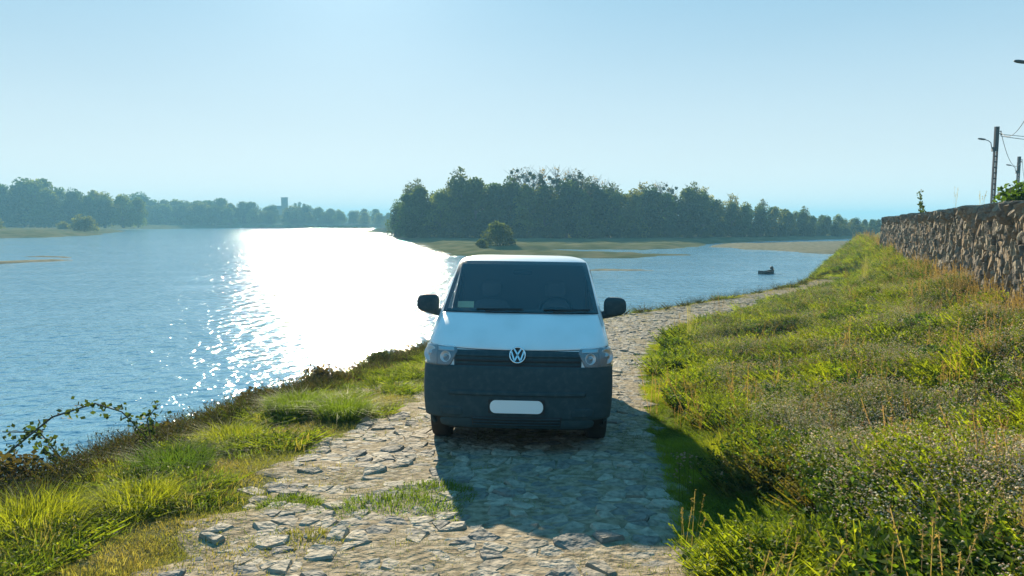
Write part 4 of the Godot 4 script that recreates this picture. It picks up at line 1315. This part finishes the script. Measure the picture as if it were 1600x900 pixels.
func build_slope():
	var gr := []; var we := []; var fl := []; var dark := []; var dry := []; var broad := []; var sp := []
	var green := Color(0.15, 0.215, 0.03); var lime := Color(0.3, 0.35, 0.035); var olive := Color(0.2, 0.2, 0.045); var deep := Color(0.065, 0.115, 0.028)
	for i in 52000:
		var d := log_d(2.6, 75.0)
		var xr := tab(PATH_R, d); var xw := wall_x(d)
		var x := lerpf(xr - 0.15, xw + 0.1, rng.randf())
		if not seen(x, d): continue
		var t := (x - xr) / (xw - xr)
		var n1 := noise_a.get_noise_2d(x * 6.0 + 200, d * 6.0); var n2 := noise_c.get_noise_2d(x * 2.0 + 70, d * 2.0); var n3 := noise_c.get_noise_2d(x * 2.6 - 30, d * 2.6)
		var far := 1.0 + d * 0.01
		var in_from_edge := x - xr
		var low := clampf(0.3 + in_from_edge * 0.45, 0.3, 1.0)
		var q := rng.randf()
		var gc := jitter(green.lerp(lime, clampf(0.5 + n2 * 1.7 + rng.randfn() * 0.2, 0, 1)), 0.3)
		if in_from_edge < 0.8 + n1 * 1.6 or n1 > 0.3:
			if q < 0.7: gr.append([spot(x, d, rng.randf_range(0.8, 1.2) * far * low, clampf(0.85 + n2, 0.4, 1.4)), gc])
			elif q < 0.9: we.append([spot(x, d, rng.randf_range(0.5, 0.9) * far * low), gc])
		elif n3 > 0.16:
			if q < 0.5: broad.append([spot(x, d, rng.randf_range(0.6, 1.1) * far), jitter(deep.lerp(green, rng.randf() * 0.8), 0.3)])
			elif q < 0.6: dark.append([spot(x, d, rng.randf_range(0.6, 1.0) * far), jitter(deep, 0.3)])
		elif n2 > -0.16:
			if q < 0.5: we.append([spot(x, d, rng.randf_range(0.6, 1.1) * far), gc])
			elif q < 0.66: broad.append([spot(x, d, rng.randf_range(0.5, 0.9) * far), jitter(lime.lerp(green, rng.randf()), 0.3)])
			elif q < 0.84: gr.append([spot(x, d, rng.randf_range(0.7, 1.1) * far), gc])
		else:
			if q < 0.5: we.append([spot(x, d, rng.randf_range(0.5, 0.9) * far), jitter(olive.lerp(Color(0.15, 0.1, 0.055), rng.randf() * 0.7), 0.3)])
			elif q < 0.7: dark.append([spot(x, d, rng.randf_range(0.5, 0.9) * far), jitter(deep, 0.3)])
		if in_from_edge > 0.9 and (n2 < 0.12 or t > 0.7 or (d < 7.0 and n2 < 0.25)) and rng.randf() < (0.6 if d < 7.0 else 0.42):
			fl.append([spot(x, d, rng.randf_range(0.7, 1.1) * (1.0 + d * 0.008)), jitter(Color(0.82, 0.72, 0.62).lerp(Color(0.5, 0.39, 0.28), rng.randf()), 0.25)])
		if rng.randf() < 0.002 + 0.13 * smoothstep(0.8, 1.0, t) * smoothstep(8.0, 11.0, d):
			dry.append([spot(x, d, rng.randf_range(0.6, 1.2) * (1.0 + d * 0.006)), jitter(Color(0.3, 0.21, 0.13), 0.25)])
		if rng.randf() < 0.004 and t > 0.25:
			sp.append([spot(x, d, rng.randf_range(0.6, 1.0) * (1.0 + d * 0.01)), jitter(Color(0.3, 0.14, 0.045), 0.3)])
	scatter("slope_grass", blades(46, 0.2, 0.18, 0.006, 0.9, 5), MAT.leaf, gr, "yellow-green grass on the slope right of the path", "grass")
	scatter("slope_weeds", weed(15, 0.26, 13, 0.04, 6, 0.19), MAT.leaf, we, "olive and lime weeds covering the slope below the wall", "weeds")
	scatter("slope_brambles", weed(9, 0.28, 14, 0.07, 7, 0.2), MAT.leaf, dark, "dark green bramble leaves in the hollows of the slope", "brambles")
	scatter("slope_broad_leaves", weed(9, 0.25, 8, 0.085, 13, 0.16), MAT.leaf, broad, "broad-leaved green plants on the slope", "weeds")
	scatter("slope_flowers", seed_heads(18, 0.27, 0.018, 8, 0.2, 2), MAT.dry, fl, "pale pinkish seed heads speckling the slope", "seed heads")
	scatter("slope_dry_grass", plume(7, 0.55, 9), MAT.dry, dry, "straw-coloured feathery dry grass stalks on the slope", "dry grass")
	scatter("slope_dock", seed_heads(3, 0.45, 0.02, 10, 0.06, 9), MAT.dry, sp, "rust-brown dock stalks on the slope", "weeds")

# ------------------------------------------------------------------ single plants one can point to
func leafy_bush(called: String, label: String, at: Vector3, size: Vector3, n: int, ls: float, col: Color, sd: int, category := "bush"):
	var o := thing(called, label, category, at)
	var r := RandomNumberGenerator.new(); r.seed = sd
	var mb := MB.new(); mb.coloured = true
	var st := MB.new(); st.smooth = true
	var lobes := []
	for k in 9:
		var an := k * 2.4; var rad := sqrt((k + 0.5) / 9.0)
		var c := Vector3(cos(an) * rad * size.x * 0.65, size.y * r.randf_range(0.35, 0.8) * (1.1 - 0.4 * rad), sin(an) * rad * size.z * 0.65)
		lobes.append(c)
		st.tube([Vector3(c.x * 0.1, -0.06, c.z * 0.1), Vector3(c.x * 0.5, c.y * 0.6, c.z * 0.5), c], [0.012, 0.009, 0.005], 4)
	for k in n:
		var c: Vector3 = lobes[k % 9]
		var d := Vector3(r.randfn(), r.randfn(), r.randfn()).normalized() * pow(r.randf(), 0.4)
		var p := c + Vector3(d.x * size.x * 0.42, d.y * size.y * 0.34, d.z * size.z * 0.42)
		if p.y < 0.02: p.y = 0.02 + r.randf() * 0.05
		var t := r.randf_range(0.7, 1.35)
		leaf_at(mb, p, ls * r.randf_range(0.6, 1.25), r, Color(col.r * t, col.g * t, col.b * t), 1.7)
	part("foliage", mb.mesh(), MAT.leaf, o)
	part("stem", st.mesh(), MAT.bark, o)
	return o

func tussock(label: String, x: float, d: float, h: float, spread: float, col: Color, sd: int):
	var m := blades(int(200 + spread * 5200), h, spread, 0.006, 1.1, sd, 0.4)
	var mt: StandardMaterial3D = MAT.leaf.duplicate(); mt.albedo_color = lin(col.r, col.g, col.b)
	top("grass_tussock", m, mt, label, "grass tussock", Vector3(x, land(x, d), -d), "grass tussocks")

func cane(mb: MB, lv: MB, pts: Array, r: RandomNumberGenerator, col: Color, n: int, ls: float):
	var rad := []
	for k in pts.size(): rad.append(lerpf(0.009, 0.004, float(k) / (pts.size() - 1)))
	mb.tube(pts, rad, 4)
	for k in n:
		var f := r.randf_range(0.12, 1.0) * (pts.size() - 1)
		var i := mini(int(f), pts.size() - 2)
		var p: Vector3 = (pts[i] as Vector3).lerp(pts[i + 1], f - i)
		leaf_at(lv, p + Vector3(r.randfn(), r.randfn(), r.randfn()) * 0.035, ls * r.randf_range(0.6, 1.2), r, Color(col.r, col.g, col.b) * r.randf_range(0.7, 1.4), 1.4)

func build_plants():
	# tussocks on the path and the verge
	var lime := Color(0.28, 0.31, 0.04); var green := Color(0.14, 0.21, 0.035)
	tussock("small grass tuft alone among the stones left of the van shadow", -1.62, 5.25, 0.075, 0.22, green, 301)
	tussock("wide low grass patch on the path in front of the van shadow", -0.85, 5.0, 0.07, 0.5, green, 302)
	tussock("grass clump touching the left edge of the van shadow", -0.62, 5.5, 0.075, 0.34, green, 303)
	tussock("flat yellowish grass patch at the bottom edge of the path", -1.3, 4.35, 0.07, 0.34, Color(0.22, 0.22, 0.06), 304)
	tussock("tall bright tussock in the bottom left corner", -3.3, 4.9, 0.36, 0.3, lime, 305)
	tussock("bright yellow-green tussock right of the bottom left corner", -2.75, 5.3, 0.3, 0.24, lime, 306)
	tussock("dark green tussock between bramble and path", -3.1, 6.6, 0.34, 0.3, Color(0.08, 0.14, 0.035), 307)
	tussock("tall spiky tussock nearest the van on the verge", -2.05, 8.9, 0.38, 0.25, green, 308)
	tussock("spreading tussock behind the spiky verge tussock", -2.75, 9.3, 0.34, 0.3, green, 309)
	tussock("bright tussock at the middle of the verge", -3.0, 7.7, 0.3, 0.28, lime, 310)
	tussock("lime green tussock at the foot of the right slope", 2.0, 6.3, 0.34, 0.26, lime, 311)
	tussock("tall lime tussock high on the right slope", 4.6, 10.2, 0.42, 0.3, lime, 312)
	tussock("lime tussock halfway up the right slope", 3.0, 7.4, 0.34, 0.3, lime, 313)
	# bramble arching over the river
	var B := thing("bramble", "thorny bramble arching out over the river on the left", "bramble", Vector3(-4.5, land(-4.5, 7.6), -7.6))
	B.scale = Vector3.ONE * 1.35
	var r := RandomNumberGenerator.new(); r.seed = 900
	var cm := MB.new(); cm.smooth = true
	var lv := MB.new(); lv.coloured = true
	var deep := Color(0.045, 0.07, 0.03)
	cane(cm, lv, [Vector3(-0.7, 0, 0.3), Vector3(-0.45, 0.26, 0.2), Vector3(-0.15, 0.52, 0.1), Vector3(0.12, 0.6, 0), Vector3(0.3, 0.52, -0.05), Vector3(0.46, 0.3, -0.1)], r, deep, 150, 0.036)
	cane(cm, lv, [Vector3(0.55, -0.1, -0.1), Vector3(0.5, 0.2, -0.1), Vector3(0.42, 0.42, -0.2), Vector3(0.46, 0.52, -0.3)], r, deep, 90, 0.034)
	cane(cm, lv, [Vector3(-0.1, -0.1, 0.1), Vector3(-0.1, 0.2, 0.1), Vector3(-0.25, 0.4, 0.1), Vector3(-0.5, 0.42, 0.15)], r, deep, 80, 0.036)
	cane(cm, lv, [Vector3(0.2, -0.1, 0.2), Vector3(0.1, 0.15, 0.25), Vector3(-0.1, 0.33, 0.3), Vector3(-0.02, 0.42, 0.3)], r, deep, 80, 0.034)
	part("cane", cm.mesh(), MAT.bark, B)
	part("foliage", lv.mesh(), MAT.leaf, B)
	# darker bushes
	var dk := Color(0.035, 0.055, 0.025); var br := Color(0.06, 0.05, 0.03)
	for a in [[-4.6, 6.6, 0.6, 0.45, br, "dense dark bramble bush under the arching cane"], [-4.3, 8.9, 0.5, 0.3, br, "brownish bramble bush beyond the arching cane"], [-3.9, 11.2, 0.45, 0.36, br, "dry reddish weed bush on the bank edge nearer the van"], [-3.4, 13.0, 0.45, 0.46, br, "tall dry weed bush against the sun glitter"], [-2.75, 15.3, 0.4, 0.36, dk, "small dark bush on the bank edge left of the van mirror"]]:
		leafy_bush("bank_bush", a[5], Vector3(a[0], land(a[0], a[1]) - 0.02, -a[1]), Vector3(a[2], a[3], a[2] * 0.8), 900, 0.04, a[4], int(a[1] * 31))
	for a in [[3.15, 6.1, 0.42, 0.4, "dark leafy bush low on the slope beside the van shadow"], [3.9, 8.0, 0.45, 0.42, "dark leafy bush halfway up the right slope"], [5.0, 8.6, 0.5, 0.45, "broad dark bush on the upper right slope"], [3.5, 4.95, 0.4, 0.35, "dark bush near the bottom right corner"], [3.0, 9.2, 0.38, 0.3, "small dark green bush at the middle left of the slope"], [4.2, 6.4, 0.42, 0.36, "dark bush near the right picture edge"], [6.6, 11.6, 0.6, 0.5, "dark green bush at the foot of the wall"]]:
		leafy_bush("slope_bush", a[4], Vector3(a[0], land(a[0], a[1]) - 0.02, -a[1]), Vector3(a[2], a[3], a[2]), 900, 0.055, Color(0.04, 0.075, 0.025), int(a[1] * 37))
	leafy_bush("wall_shrub", "green leafy shrub growing behind the wall under the lamp poles", Vector3(11.5, 4.5, -16.2), Vector3(1.1, 1.0, 0.9), 2600, 0.075, Color(0.06, 0.11, 0.02), 4411)
	# sprigs on top of the wall
	var n := 0
	for a in [[26.4, 0.86, "tall leafy sprig growing on the wall top"], [25.6, 0.42, "short leafy sprig beside the tall one on the wall"], [26.0, 0.25, "tiny sprig between the two wall-top sprigs"]]:
		var px := wall_x(a[0]) + 0.15
		var W := thing("wall_sprig", a[2], "plant", Vector3(px, wall_top(a[0]) - 0.05, -a[0]))
		var c2 := MB.new(); c2.smooth = true
		var l2 := MB.new(); l2.coloured = true
		var h: float = a[1]
		cane(c2, l2, [Vector3.ZERO, Vector3(0.03, h * 0.4, 0), Vector3(-0.04, h * 0.75, 0.02), Vector3(-0.02, h, 0)], r, Color(0.06, 0.09, 0.04), int(45 * h) + 8, 0.085)
		part("stem", c2.mesh(), MAT.bark, W); part("foliage", l2.mesh(), MAT.leaf, W)
		n += 1
	for a in [[19.6, 0.6, "wispy dry grass stalks on the wall top"], [16.4, 0.35, "thin dry twig on the wall nearer the shrub"]]:
		var px := wall_x(a[0]) + 0.2
		var mt: StandardMaterial3D = MAT.dry.duplicate(); mt.albedo_color = lin(0.42, 0.36, 0.25)
		top("dry_grass", plume(5, a[1], int(a[0] * 10)), mt, a[2], "dry grass", Vector3(px, wall_top(a[0]) - 0.04, -a[0]))
	# young weed in front of the van shadow, tall plume on the skyline
	var mt2: StandardMaterial3D = MAT.dry.duplicate(); mt2.albedo_color = lin(0.4, 0.27, 0.2)
	top("dry_weed", seed_heads(12, 0.32, 0.022, 777, 0.1, 4), mt2, "dry pinkish weed at the right tip of the van shadow", "weed", Vector3(1.32, land(1.32, 5.3), -5.3))
	var mt3: StandardMaterial3D = MAT.dry.duplicate(); mt3.albedo_color = lin(0.4, 0.36, 0.22)
	top("dry_grass", plume(26, 1.1, 778), mt3, "tall pale grass plume on the skyline left of the wall", "dry grass", Vector3(13.6, land(13.6, 28.6), -28.6))
	top("dry_grass", plume(14, 0.8, 779), mt3, "pale feathery stalks beside the path bend", "dry grass", Vector3(3.9, land(3.9, 16.2), -16.2))
